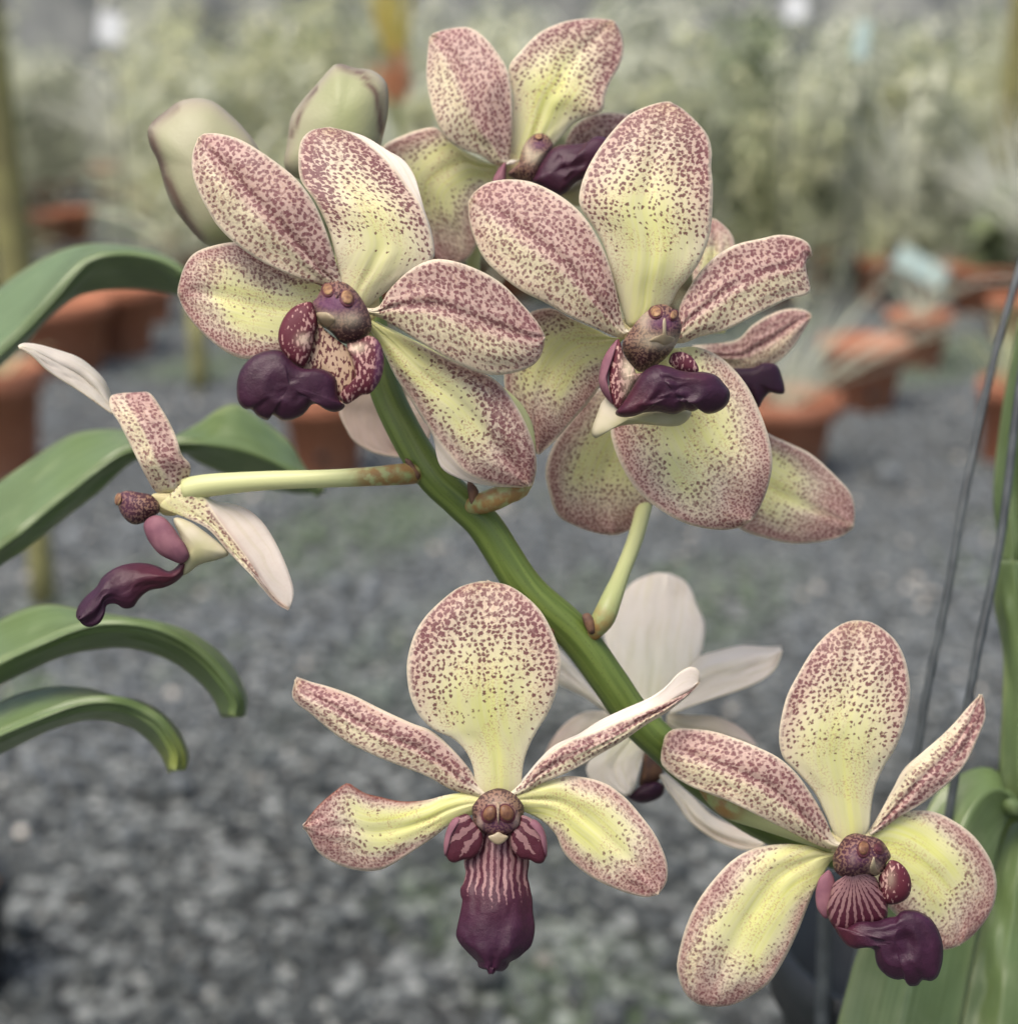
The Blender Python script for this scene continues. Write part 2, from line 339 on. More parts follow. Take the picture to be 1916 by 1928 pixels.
def patch(name, parent, crop, L, R, d0, dep=0.0, eL=1.5, eR=1.5, mid=None, kind='S', side=1, groove=0.4, ripple=0.25, adj=(), back=False,
          fold=None, fold_dep=3.0, thick=0.24, mats=None, nu=46, nv=25, rimdark=0.0, stripes=None, kw=None, sharp=False, label=None):
    kw = kw or {}
    Lq, Rq = px(crop, L), px(crop, R)
    if parent is not None and parent.name in FCENTRE and kind in 'DPS' and FCENTRE[parent.name] is not None:
        c_, m_ = np.array(FCENTRE[parent.name]), (Lq[0] + Rq[0]) / 2
        Lq = np.vstack([m_ + (c_ - m_) * .75 + (Lq[0] - m_) * .45, Lq]); Rq = np.vstack([m_ + (c_ - m_) * .75 + (Rq[0] - m_) * .45, Rq])
    Lp, Rp = resample(Lq, nu), resample(Rq, nu)
    u = np.linspace(0, 1, nu)[:, None]; v = np.linspace(-1, 1, nv)[None]
    if mid is None: Mp = (Lp + Rp) / 2
    else: Mp = resample(px(crop, mid), nu)
    w = np.abs(v)[..., None]
    if sharp: XY = np.where((v < 0)[..., None], Mp[:, None] * (1 - w) + Lp[:, None] * w, Mp[:, None] * (1 - w) + Rp[:, None] * w)
    else: XY = Lp[:, None] * (v * (v - 1) / 2)[..., None] + Mp[:, None] * (1 - v * v)[..., None] + Rp[:, None] * (v * (v + 1) / 2)[..., None]
    U = np.broadcast_to(u, (nu, nv)); V = np.broadcast_to(v, (nu, nv))
    pw = 1.0 if sharp else 2.2
    if not sharp and kind in 'DPS': eL = np.asarray(eL) * .40; eR = np.asarray(eR) * .40; ripple = ripple * .9
    D = d0 + along(dep, U) + along(eL, U) * np.maximum(0, -V) ** pw + along(eR, U) * np.maximum(0, V) ** pw
    D = D + groove * np.exp(-(V / 0.13) ** 2) * sm(0, 0.2, U) * (1 - sm(0.75, 1, U))
    D = D + ripple * (smooth_noise(nu, nv, 5) + 0.35 * smooth_noise(nu, nv, 11)) * sm(0, .3, U)
    W = P(XY[..., 0], XY[..., 1], D)
    # surface coordinates in mm
    sv = np.r_[0, np.cumsum(np.linalg.norm(np.diff(W[:, nv // 2], axis=0), axis=1))] * 1000
    dv = np.concatenate([np.zeros((nu, 1)), np.cumsum(np.linalg.norm(np.diff(W, axis=1), axis=2), axis=1)], 1) * 1000
    half = dv[:, nv // 2:nv // 2 + 1]
    UV = np.stack([dv - half, np.broadcast_to(sv[:, None], (nu, nv))], -1)
    width = dv[:, -1:]
    edge = np.minimum(dv, width - dv)
    tipd = sv[-1] - np.broadcast_to(sv[:, None], (nu, nv))
    av = np.abs(V); ws = V * side
    dens = np.zeros((nu, nv)); yel = dens.copy(); blush = dens.copy(); olive = dens.copy(); fine = dens.copy()
    if kind == 'D':
        q = U + 0.30 * av ** 2 * sm(.15, .5, U)
        dens = .27 + .30 * sm(.45, .95, q); dens = dens * sm(.22, .6, q)
        yel = (1 - .8 * sm(.40, .8, U)) * (1 - .85 * av ** 1.5); blush = .55 * sm(.6, 1, q) + .25 * sm(.5, .9, av) * sm(.25, .5, U); olive = .8 * sm(.84, 1, U) * (1 - av * .6); fine = .3 * sm(.7, .95, U)
    elif kind == 'P':
        f = sm(-.35, -.02, ws)
        dens = sm(.0, .14, U) * (.42 + .08 * f) + .10 * np.exp(-((ws - .02) / .10) ** 2) * sm(.12, .3, U) * (1 - sm(.7, .92, U))
        dens = dens - .10 * sm(.75, 1, av) * (1 - sm(.7, 1, U)); dens = dens + .04 * sm(.6, 1, U)
        yel = .45 * (1 - f) * (1 - sm(.7, .95, U)) * (1 - .5 * av); blush = .8 * f * sm(.05, .25, U) * (1 - .35 * sm(.8, 1, av)) + .35 * (1 - f) * sm(.5, 1, av) + .5 * sm(.7, 1, U); olive = .7 * sm(.93, 1, U); fine = .10 + .15 * sm(.8, 1, U) + .1 * (1 - f)
    elif kind == 'S':
        q = np.maximum(av ** 1.3 * sm(.05, .4, U), sm(.35, 1.0, U))
        q = q + .08 * smooth_noise(nu, nv, 7)
        dens = .07 * sm(.15, .35, U) + .34 * sm(.22, .55, q) + .14 * sm(.6, .9, q); yel = (1 - .92 * sm(.2, .75, q)) * .9; blush = sm(.5, .98, q); fine = .15 + .65 * sm(.4, .8, q); olive = .3 * sm(.9, 1, U)
    elif kind == 'B':
        blush = .6 * sm(.3, 1, U) * sm(.1, .9, av) + .2; yel = (1 - sm(.1, .7, U)) * (1 - .6 * av)
    for (au, a_v, su, s_v, dd, dy) in adj:
        g = np.exp(-((U - au) / su) ** 2 - ((V - a_v) / s_v) ** 2); dens = dens + dd * g; yel = yel + dy * g
    base = 1 - sm(.0, .22, U)
    rim = np.exp(-(edge / kw.get('rimw', .34)) ** 2) * sm(.16, .3, U) * .9
    rim = np.maximum(rim, np.exp(-(tipd / .4) ** 2) * .7)
    attrs = dict(dens=np.clip(dens * kw.get('dk', 1), 0, .8), yel=np.clip(yel * kw.get('yk', 1) * .85, 0, 1), blush=np.clip(blush * kw.get('bk', 1) + kw.get('b0', 0), 0, 1), olive=np.clip(olive, 0, 1),
                 fine=np.clip(fine * kw.get('fk', 1), 0, 1), rim=rim, base=base, rimdark=np.full((nu, nv), rimdark))
    if isinstance(rimdark, str): attrs['rimdark'] = (V < 0) * sm(.2, .4, U) if rimdark == 'L' else (V > 0) * 1.0
    if stripes is not None:
        k, ue, r0 = stripes
        attrs['ang'] = V * k * math.pi; attrs['stripe'] = (1 - sm(ue * .55, ue, U + .1 * av)) ; attrs['red'] = r0 * (1 - sm(.1, .75, U))
    rows, cols = nu, nv
    fm = None
    if fold is not None:      # the margin rolls over: a strip seen from behind joins the R edge
        Fp = resample(px(crop, fold), nu); nf = 7
        t = np.linspace(0, 1, nf + 1)[1:][None, :, None]
        FX = Rp[:, None] * (1 - t) + Fp[:, None] * t
        tt = t[..., 0]
        FD = D[:, -1:] + fold_dep * tt * (1.0 - 0.35 * tt) * np.sin(np.pi * np.clip(u, 0.02, .98)) ** .4
        FW = P(FX[..., 0], FX[..., 1], FD)
        W = np.concatenate([W, FW], 1); cols = nv + nf
        dvf = width + np.cumsum(np.full((nu, nf), .4), 1)
        UV = np.concatenate([UV, np.stack([dvf - half, np.broadcast_to(sv[:, None], (nu, nf))], -1)], 1)
        for k_, a_ in list(attrs.items()): attrs[k_] = np.concatenate([a_, np.repeat(a_[:, -1:], nf, 1) * (0 if k_ in ('dens', 'rim') else .4)], 1)
    idx = np.arange(rows * cols).reshape(rows, cols)
    faces = np.stack([idx[:-1, :-1], idx[:-1, 1:], idx[1:, 1:], idx[1:, :-1]], -1).reshape(-1, 4)
    Wf = W.reshape(-1, 3)
    # orient: front towards the camera unless the back is what shows
    a, b, c = Wf[faces[:, 0]], Wf[faces[:, 1]], Wf[faces[:, 2]]
    nrm = np.cross(b - a, c - a); toc = np.array([0, 0, CAM_H]) - a
    isfold = (np.arange(len(faces)) % (cols - 1)) >= (nv - 1) if fold is not None else np.zeros(len(faces), bool)
    sgn = (nrm * toc).sum(1)[~isfold].sum()
    if (sgn < 0) != back: faces = faces[:, ::-1]
    fmat = isfold.astype(int)
    if mats is None: mats = [M_PET, M_BACK]
    uvoff = RNG.uniform(-200, 200, 2)
    o = mesh_obj(name, Wf, faces, mats, parent, attrs, UV.reshape(-1, 2) + uvoff, fmat=fmat)
    if thick:
        s = o.modifiers.new('thickness', 'SOLIDIFY'); s.thickness = thick / 1000; s.offset = -1
        if len(mats) > 1: s.material_offset = 1; s.material_offset_rim = 0
    if label: o['label'] = label
    return o

# ------------------------------------------------------------------ rounded closed volumes from an outline
def blob(name, parent, crop, pts, d, front=2.0, back=2.0, slope=(0, 0), mats=None, p=2.0, nr=11, na=72, origin=None, kang=10.0, attrs_f=None, bumps=0.0, closed_sharp=False):
    o2 = resample(px(crop, pts), na, closed=True); c = o2.mean(0) if origin is None else px(crop, [origin])[0]
    r = np.linspace(0, 1, nr)[1:] ** 0.75
    ring = c + (o2 - c)[None] * r[:, None, None]
    def dep(XY, rr, s, h):
        prof = (1 - rr ** p) ** 0.5
        return d + ((XY - c) @ np.array(slope)) + s * h * prof
    wob = smooth_noise(nr, na, 6) * bumps; wob[:, -1] = wob[:, 0]
    fr = P(ring[..., 0], ring[..., 1], dep(ring, np.broadcast_to(r[:, None], ring.shape[:2]), -1, front) + wob[1:] * (1 - r[:, None]) if bumps else dep(ring, np.broadcast_to(r[:, None], ring.shape[:2]), -1, front))
    bk = P(ring[:-1, :, 0], ring[:-1, :, 1], dep(ring[:-1], np.broadcast_to(r[:-1, None], ring[:-1].shape[:2]), 1, back))
    cf, cb = P(c[0], c[1], d - front), P(c[0], c[1], d + back)
    V = np.vstack([cf[None], fr.reshape(-1, 3), cb[None], bk.reshape(-1, 3)])
    n1 = nr - 1; F = []
    fi = lambda i, j: 1 + i * na + j % na
    bo = 1 + n1 * na
    bi = lambda i, j: (bo + 1 + i * na + j % na) if i < n1 - 1 else fi(n1 - 1, j)
    for j in range(na):
        F.append((0, fi(0, j + 1), fi(0, j))); F.append((bo, bi(0, j), bi(0, j + 1)))
        for i in range(n1 - 1):
            F.append((fi(i, j), fi(i, j + 1), fi(i + 1, j + 1), fi(i + 1, j)))
            F.append((bi(i, j + 1), bi(i, j), bi(i + 1, j), bi(i + 1, j + 1)))
    q = o2 - c; area = (q[:, 0] * np.roll(q[:, 1], -1) - np.roll(q[:, 0], -1) * q[:, 1]).sum()
    if area < 0: F = [f[::-1] for f in F]
    pxs = np.vstack([c[None], ring.reshape(-1, 2), c[None], ring[:-1].reshape(-1, 2)])
    rr = np.r_[0, np.repeat(r, na), 0, np.repeat(r[:-1], na)]
    mm = d / F_PX
    rel = (pxs - c) * mm
    at = dict(rr=rr, ang=np.arctan2(rel[:, 0], np.abs(rel[:, 1]) + 1e-6) * kang, rim=np.zeros(len(rr)))
    if attrs_f:
        x0, y0, s = CROP[crop]
        at.update(attrs_f((pxs[:, 0] - x0) * s, (pxs[:, 1] - y0) * s, rr))
    o = mesh_obj(name, V, F, mats, parent, at, rel + RNG.uniform(-100, 100, 2))
    th = np.arctan2(o2[:, 1] - c[1], o2[:, 0] - c[0]); od = np.argsort(th); SURF[o.name] = (c, th[od], np.linalg.norm(o2 - c, axis=1)[od], d, front, slope, p)
    return o
SURF = {}
def surf_depth(o, XY):
    c, th, rad, d, front, slope, p = SURF[o.name]; q = XY - c
    R = np.interp(np.arctan2(q[..., 1], q[..., 0]), th, rad, period=2 * np.pi)
    rr = np.clip(np.linalg.norm(q, axis=-1) / R, 0, 1)
    return d + q @ np.array(slope) - front * (1 - rr ** p) ** .5
def cap_on(base, name, parent, crop, pts, bulge, mats, sink=.7, nr=7, na=32, attrs_f=None, lift=.08):
    """a thin swelling fitted onto the front of another blob"""
    o2 = resample(px(crop, pts), na, closed=True); c = o2.mean(0); r = np.linspace(0, 1, nr)[1:]
    ring = np.vstack([c[None], (c + (o2 - c)[None] * r[:, None, None]).reshape(-1, 2)]); rr = np.r_[0, np.repeat(r, na)]
    sd_ = surf_depth(base, ring); fr = P(ring[:, 0], ring[:, 1], sd_ - lift * (rr < .99) - bulge * (1 - rr ** 2.4) ** .5 + .12 * (rr > .99)); bk = P(ring[-na:, 0], ring[-na:, 1], sd_[-na:] + sink)
    V = np.vstack([fr, bk, bk.mean(0)[None]]); F = []; k = 1 + (nr - 1) * na
    for j in range(na):
        j2 = (j + 1) % na; F.append((0, 1 + j2, 1 + j)); F.append((k + na, k + j, k + j2))
        for i in range(nr - 2): F.append((1 + i * na + j, 1 + i * na + j2, 1 + (i + 1) * na + j2, 1 + (i + 1) * na + j))
        e_ = 1 + (nr - 2) * na; F.append((e_ + j, e_ + j2, k + j2, k + j))
    q = o2 - c
    if (q[:, 0] * np.roll(q[:, 1], -1) - np.roll(q[:, 0], -1) * q[:, 1]).sum() < 0: F = [f[::-1] for f in F]
    pxs = np.vstack([ring, ring[-na:], c[None]]); at = {}
    if attrs_f:
        x0, y0, s_ = CROP[crop]; at = attrs_f((pxs[:, 0] - x0) * s_, (pxs[:, 1] - y0) * s_, np.r_[rr, np.ones(na), 0])
    return mesh_obj(name, V, F, mats, parent, at, (pxs - c) * .077 + RNG.uniform(-50, 50, 2))
def gauss(X, Y, x, y, sx, sy=None):
    return np.exp(-((X - x) / sx) ** 2 - ((Y - y) / (sy or sx)) ** 2)

def tube(name, parent, pts, mats, na=20, nu=60, attrs_f=None, cap=True, wob=0.0, flat=1.0):
    """pts: (x_px, y_px, depth_mm, radius_mm)"""
    pts = np.asarray(pts, float); q = resample(pts, nu)
    C = P(q[:, 0], q[:, 1], q[:, 2]); R = q[:, 3] / 1000
    T = np.gradient(C, axis=0); T /= np.linalg.norm(T, axis=1)[:, None]
    up = np.array([0.3, -1.0, 0.2]); V, F = [], []
    t = np.linspace(0, 2 * np.pi, na, endpoint=False)
    for i in range(nu):
        s = np.cross(T[i], up); s /= np.linalg.norm(s); b = np.cross(s, T[i])
        rr = R[i] * (1 + wob * np.sin(3 * t + i * .05))
        V.append(C[i] + (np.cos(t) * rr)[:, None] * s + (np.sin(t) * rr * flat)[:, None] * b)
    V = np.array(V); ln = np.r_[0, np.cumsum(np.linalg.norm(np.diff(C, axis=0), axis=1))] * 1000
    for i in range(nu - 1):
        for j in range(na): F.append((i * na + j, i * na + (j + 1) % na, (i + 1) * na + (j + 1) % na, (i + 1) * na + j))
    W = V.reshape(-1, 3)
    uu = np.repeat(np.linspace(0, 1, nu), na)
    uv = np.stack([np.tile(np.abs(t - np.pi) * R.mean() * 1000, nu), np.repeat(ln, na)], 1)
    if cap:
        k = len(W); W = np.vstack([W, C[0] - T[0] * R[0] * .5, C[-1] + T[-1] * R[-1] * .5])
        for j in range(na): F.append((k, (j + 1) % na, j)); F.append((k + 1, (nu - 1) * na + j, (nu - 1) * na + (j + 1) % na))
        uu = np.r_[uu, 0, 1]; uv = np.vstack([uv, [0, 0], [0, ln[-1]]])
    at = attrs_f(uu) if attrs_f else {}
    return mesh_obj(name, W, F, mats, parent, at, uv + RNG.uniform(-50, 50, 2))

def ell(cx, cy, rx, ry, rot=0, n=14):
    t = np.linspace(0, 2 * np.pi, n, endpoint=False); c, s = math.cos(rot), math.sin(rot)
    return [(cx + rx * math.cos(a) * c - ry * math.sin(a) * s, cy + rx * math.cos(a) * s + ry * math.sin(a) * c) for a in t]
# ------------------------------------------------------------------ setting: gravel ground
g0 = mesh_obj('ground', [(-30, -6, 0), (30, -6, 0), (30, 60, 0), (-30, 60, 0)], [(0, 1, 2, 3)], M_GND, origin=(0, 0, 0)); g0['kind'] = 'structure'
def scatter_stones(n):
    yy = np.sqrt(RNG.uniform(0.62 ** 2, 3.6 ** 2, n)); xx = RNG.uniform(-1, 1, n) * (0.46 * yy + 0.12)
    ph = (1 + 5 ** .5) / 2
    ico = np.array([(-1, ph, 0), (1, ph, 0), (-1, -ph, 0), (1, -ph, 0), (0, -1, ph), (0, 1, ph), (0, -1, -ph), (0, 1, -ph), (ph, 0, -1), (ph, 0, 1), (-ph, 0, -1), (-ph, 0, 1)]) / 1.9
    icf = np.array([(0, 11, 5), (0, 5, 1), (0, 1, 7), (0, 7, 10), (0, 10, 11), (1, 5, 9), (5, 11, 4), (11, 10, 2), (10, 7, 6), (7, 1, 8), (3, 9, 4), (3, 4, 2), (3, 2, 6), (3, 6, 8), (3, 8, 9), (4, 9, 5), (2, 4, 11), (6, 2, 10), (8, 6, 7), (9, 8, 1)])
    s = RNG.lognormal(math.log(0.0033), 0.45, n); tone = np.clip(RNG.beta(2.0, 2.6, n), 0, 1); tone[RNG.uniform(size=n) < 0.018] = 1.0
    V = ico[None] * (1 + RNG.normal(size=(n, 12, 1)) * .14) * (s[:, None] * RNG.uniform(.7, 1.3, (n, 3)) * np.array([1, 1, .7]))[:, None]
    a = RNG.uniform(0, 6.28, n); c, sn = np.cos(a)[:, None], np.sin(a)[:, None]
    V = np.stack([V[..., 0] * c - V[..., 1] * sn, V[..., 0] * sn + V[..., 1] * c, V[..., 2]], -1)
    V += np.stack([xx, yy, s * RNG.uniform(.1, .8, n)], -1)[:, None]
    fx = np.sin(xx * 5.1 + 1.3 * yy) + np.sin(yy * 4.3 + 2) + np.sin((xx - yy) * 9.0)
    moss = np.clip((fx - .9) * 1.2, 0, .9) * sm(.9, 1.6, yy) * RNG.uniform(.3, 1, n)
    F = (icf[None] + (np.arange(n) * 12)[:, None, None]).reshape(-1, 3)
    me = bpy.data.meshes.new('gravel'); V = V.reshape(-1, 3)
    me.vertices.add(len(V)); me.vertices.foreach_set('co', V.ravel()); me.loops.add(F.size); me.loops.foreach_set('vertex_index', F.ravel().astype(np.int32))
    me.polygons.add(len(F)); me.polygons.foreach_set('loop_start', np.arange(0, F.size, 3, dtype=np.int32)); me.polygons.foreach_set('loop_total', np.full(len(F), 3, np.int32))
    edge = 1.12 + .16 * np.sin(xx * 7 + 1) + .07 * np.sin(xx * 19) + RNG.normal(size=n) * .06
    painted_shade = 1 - sm(-.18, .18, yy - edge)  # wavy-edged band of painted shade over the stones nearest the camera
    for k, v in (('tone', tone), ('moss', moss), ('painted_shade', painted_shade)):
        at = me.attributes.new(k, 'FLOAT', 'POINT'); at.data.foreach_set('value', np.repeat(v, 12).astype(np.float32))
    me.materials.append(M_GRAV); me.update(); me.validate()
    o = bpy.data.objects.new('gravel', me); COL.objects.link(o)
    tag(o, 'loose grey crushed gravel covering the floor under the orchids', 'gravel', kind='stuff')
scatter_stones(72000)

# ------------------------------------------------------------------ background: net, poles, pots, plants
def box_mesh(x0, x1, y0, y1, z0, z1):
    v = [(x, y, z) for x in (x0, x1) for y in (y0, y1) for z in (z0, z1)]
    return v, [(0, 1, 3, 2), (4, 6, 7, 5), (0, 4, 5, 1), (2, 3, 7, 6), (0, 2, 6, 4), (1, 5, 7, 3)]
nv_, nf_ = [], []
for i in range(61):                          # hanging net with soft folds
    x = -9 + i * .3
    for z in (0.02, .7, 1.4, 2.1, 2.6): nv_.append((x, 10.5 + .12 * math.sin(i * 1.7) + .05 * math.sin(i * .6 + z * 2), z))
for i in range(60):
    for k in range(4): nf_.append((i * 5 + k, (i + 1) * 5 + k, (i + 1) * 5 + k + 1, i * 5 + k + 1))
net = mesh_obj('shade_net', nv_, nf_, M_NET)
net.modifiers.new('thickness', 'SOLIDIFY').thickness = 0.004
tag(net, 'grey shade netting hung across the back of the nursery', 'netting')

def lathe(prof, n=32):
    V, F = [], []; m = len(prof)
    for j in range(n):
        a = 2 * math.pi * j / n
        for r, z in prof: V.append((r * math.cos(a), r * math.sin(a), z))
    for j in range(n):
        for i in range(m - 1): F.append((j * m + i, ((j + 1) % n) * m + i, ((j + 1) % n) * m + i + 1, j * m + i + 1))
    return V, F
def make_pot(parent, r, h, mat=None, hole=False):
    t = r * .09; rb = r * .68; lip = h * .2
    prof = [(0.001, 0), (rb * .95, 0), (rb, h * .02), (r * .88, h - lip - .001), (r * .97, h - lip), (r, h - lip * .8), (r, h * .985), (r * .985, h), (r - t, h), (r - t * 1.3, h - lip), (r - t * 1.6, h * .8), (0.001, h * .8)]
    V, F = lathe(prof); b = WLOC[parent.name]
    po = mesh_obj('pot', np.array(V) + b, F, mat or M_TERRA, parent, origin=b)
    sv, sf = lathe([(0.001, h * .84), (r * .5, h * .85), (r - t * 1.5, h * .82)], 20)
    mesh_obj('potting_bark', np.array(sv) + b, sf, M_SOIL, parent, origin=b)
    if hole:
        hv, hf = lathe([(0.001, 0), (r * .1, 0), (r * .1, r * .02), (.001, r * .02)], 16)
        hv = np.array([(x, -r * .86 - z, y + h * .32) for x, y, z in hv])
        mesh_obj('drain_hole', hv + b, hf, M_BLACK, po)
    return po
def blades(n, length, spread, width, droop, seg=5, base_r=.02, lean=(0, 0), up=1.0):
    V, F, T = [], [], []
    for k in range(n):
        a = random.uniform(0, 6.283); L = length * random.uniform(.55, 1.1); tilt = spread * random.uniform(.15, 1)
        dx, dy = math.cos(a), math.sin(a); wv = width * random.uniform(.7, 1.3)
        x, y, z = dx * base_r * random.random(), dy * base_r * random.random(), 0.0
        th = tilt; i0 = len(V); tn = random.random(); tw = random.uniform(-.8, .8)
        for s in range(seg + 1):
            f = s / seg; w = wv * (1 - f ** 2.2) * (.5 + f if f < .5 else 1) + .0005
            px_, py_ = -dy * math.cos(tw * f) , dx * math.cos(tw * f)
            V += [(x + px_ * w, y + py_ * w, z + w * math.sin(tw * f)), (x - px_ * w, y - py_ * w, z - w * math.sin(tw * f))]; T += [tn, tn]
            st = L / seg; x += (math.sin(th) * dx + lean[0]) * st; y += (math.sin(th) * dy + lean[1]) * st; z += math.cos(th) * st * up; th += droop * random.uniform(.6, 1.2) / seg
        for s in range(seg): F.append((i0 + 2 * s, i0 + 2 * s + 1, i0 + 2 * s + 3, i0 + 2 * s + 2))
    return np.array(V), F, np.array(T)
def canes(n_cane, h, n_leaf, ll, lw):
    V, F, T = [], [], []
    for c in range(n_cane):
        a = random.uniform(0, 6.28); ln = random.uniform(.05, .35); hh = h * random.uniform(.6, 1.05)
        for k in range(n_leaf):
            f = (k + random.random()) / n_leaf; z = f * hh; bx = math.cos(a) * ln * z; by = math.sin(a) * ln * z
            b = random.uniform(0, 6.28); L = ll * random.uniform(.6, 1.2); up = random.uniform(-.2, .9); i0 = len(V); tn = random.random()
            dx, dy = math.cos(b), math.sin(b)
            for s in range(4):
                q = s / 3; w = lw * math.sin(math.pi * min(.97, .12 + q * .88)); rad = L * q
                zz = z + up * rad - .6 * rad * rad / L
                V += [(bx + dx * rad - dy * w, by + dy * rad + dx * w, zz), (bx + dx * rad + dy * w, by + dy * rad - dx * w, zz + w * .3)]; T += [tn, tn]
            for s in range(3): F.append((i0 + 2 * s, i0 + 2 * s + 1, i0 + 2 * s + 3, i0 + 2 * s + 2))
    return np.array(V), F, np.array(T)
M_F1 = mat_foliage('foliage_sage', srgb(158, 166, 142), srgb(230, 231, 212))
M_F2 = mat_foliage('foliage_olive', srgb(156, 164, 122), srgb(226, 225, 184))
M_F3 = mat_foliage('foliage_silver', srgb(178, 184, 172), srgb(236, 236, 226))
M_F4 = mat_foliage('foliage_dark', srgb(88, 108, 74), srgb(150, 164, 120))
M_FY = mat_foliage('bract_yellow', srgb(226, 206, 84), srgb(236, 216, 110))
M_FO = mat_foliage('bract_orange', srgb(226, 116, 70), srgb(238, 140, 90))
def depth_of(p): return float((np.asarray(p) - np.array([0, 0, CAM_H])) @ -CAM_M[:3, 2])
def pot_at(cx, rim_y, base_y, hw, label, fol=None, hole=False, mat=None, name='potted_plant', cat='potted plant', fm=None, tilt=0):
    b = ground(cx, base_y); d = depth_of(b); r = hw / F_PX * d; h = (base_y - rim_y) / F_PX * d * 1.02
    e = empty(name, b, None, label, cat)
    make_pot(e, r, h, mat, hole)
    if fol:
        V, F, T = fol
        mesh_obj('foliage', V + b + np.array([0, 0, h * .82]), F, fm or M_F1, e, dict(tone=T), origin=b + np.array([0, 0, h * .82]))
    return e
pot_at(1462, 742, 892, 112, 'terracotta pot of thin grey-green grass leaves behind the right-hand orchid blooms', blades(46, .27, 1.0, .0013, .5, lean=(.3, 0)), fm=M_F1)
pot_at(1618, 640, 768, 84, 'terracotta pot with a dark hole low in its side', None, hole=True, name='terracotta_pot', cat='pot')
pot_at(1722, 588, 692, 62, 'small dark terracotta pot with bright rim, standing farther back on the gravel', blades(16, .16, .7, .003, .7), fm=M_F1)
pot_at(1850, 500, 588, 78, 'wide terracotta pot under dark foliage near the right edge', canes(7, .22, 16, .09, .018), fm=M_F4)
pot_at(1895, 560, 640, 45, 'terracotta pot half cut off by the right edge of the picture', None, name='terracotta_pot', cat='pot')
pot_at(1892, 715, 868, 64, 'terracotta pot seen behind the two hanging wires', blades(30, .2, .8, .003, .6), fm=M_F2)
pot_at(1637, 488, 575, 30, 'narrow brown pot beside the pale plastic tag', blades(20, .2, .6, .004, .5), fm=M_F2)
pot_at(8, 690, 905, 92, 'large terracotta pot cut off by the left edge beside the upright white petal', blades(24, .12, .8, .004, .7), fm=M_F2)
pot_at(238, 540, 668, 68, 'bright terracotta pot with rolled rim under the arching leaf', None, name='terracotta_pot', cat='pot')
pot_at(128, 566, 700, 92, 'brown terracotta bowl next to the bright rolled-rim pot', None, name='terracotta_pot', cat='pot')
pot_at(296, 540, 608, 34, 'small terracotta pot peeping out behind the bright rolled-rim pot', None, name='terracotta_pot', cat='pot')
pot_at(616, 740, 892, 86, 'terracotta pot with dark hole seen below the purple lip of the upper bloom', None, hole=True, name='terracotta_pot', cat='pot')
pot_at(215, 312, 372, 42, 'distant red pot just beside the broad bud', None, name='terracotta_pot', cat='pot')
pot_at(72, 405, 470, 52, 'distant brick-red pot at far left above the arching leaf', None, name='terracotta_pot', cat='pot')
pot_at(142, 395, 456, 38, 'distant brown-red pot, second from the left edge', None, name='terracotta_pot', cat='pot')
pot_at(1378, 342, 415, 40, 'distant orange pot touching the tall rounded sepal', None, name='terracotta_pot', cat='pot')
pot_at(1492, 350, 404, 34, 'distant orange pot above the broad notched petal', None, name='terracotta_pot', cat='pot')
# row upon row of leafy nursery plants
FAR = [(215, 372, 42), (72, 470, 52), (142, 456, 38), (1637, 575, 30), (1850, 588, 78)]
def hides_far_pot(x, y):
    for cx, by, hw in FAR:
        g = ground(cx, by)
        if y < g[1] + .1 and y > 1 and abs(x / y - g[0] / g[1]) < hw / F_PX * .8 + .04 / y: return True
    return False
protos = []
for k in range(9):
    if k == 0: g = blades(90, random.uniform(.42, .55), .7, random.uniform(.006, .009), .9, base_r=.05)
    elif k % 3 == 0: g = canes(random.randint(8, 12), random.uniform(.5, .7), 46, .07, .008)
    elif k % 3 == 1: g = canes(random.randint(9, 13), random.uniform(.42, .65), 40, .085, .007)
    else: g = canes(random.randint(10, 14), random.uniform(.35, .55), 44, .06, .010)
    m = [M_F3, M_F1, M_F2, M_F1, M_F3, M_F1, M_F2, M_F1, M_F4][k]
    e = empty('nursery_plant', (0, 0, 0)); make_pot(e, .055, .09)
    lo = blades(60, .26, 1.5, .007, .7, base_r=.05); g = (np.vstack([g[0], lo[0]]), g[1] + [tuple(i + len(g[0]) for i in f) for f in lo[1]], np.r_[g[2], lo[2]])
    mesh_obj('foliage', g[0] + np.array([0, 0, .07]), g[1], m, e, dict(tone=g[2]), origin=(0, 0, .1)); protos.append(e)
spots = []
for row, y in enumerate((3.3, 3.75, 4.2, 4.7, 5.2, 5.8, 6.5, 7.3, 8.2)):
    half = .43 * y + .1; n = int(2 * half / (.24 + .02 * row))
    for i in range(n):
        x = -half + (i + .5 + random.uniform(-.3, .3)) * 2 * half / n
        if row == 0 and -.8 < x < .25: continue
        if hides_far_pot(x, y): continue
        spots.append((x, y + random.uniform(-.2, .2), 1.0 + .07 * row + random.uniform(-.2, .25)))
used = set()
for i, (x, y, s) in enumerate(spots):
    k = random.randrange(9)
    src = protos[k]
    if k not in used: used.add(k); r = src
    else:
        r = src.copy(); COL.objects.link(r)
        for ch in src.children:
            c = ch.copy(); COL.objects.link(c); c.parent = r
    r.location = (x, y, 0); r.scale = (s * 1.1, s * 1.1, s); r.rotation_euler = (0, 0, random.uniform(0, 6.28))
    tag(r, 'pale green nursery plant in the out-of-focus rows behind the orchids', 'plant', 'out-of-focus nursery plants in rows')
for k in range(9):
    if k not in used:
        for ch in list(protos[k].children): bpy.data.objects.remove(ch)
        bpy.data.objects.remove(protos[k])
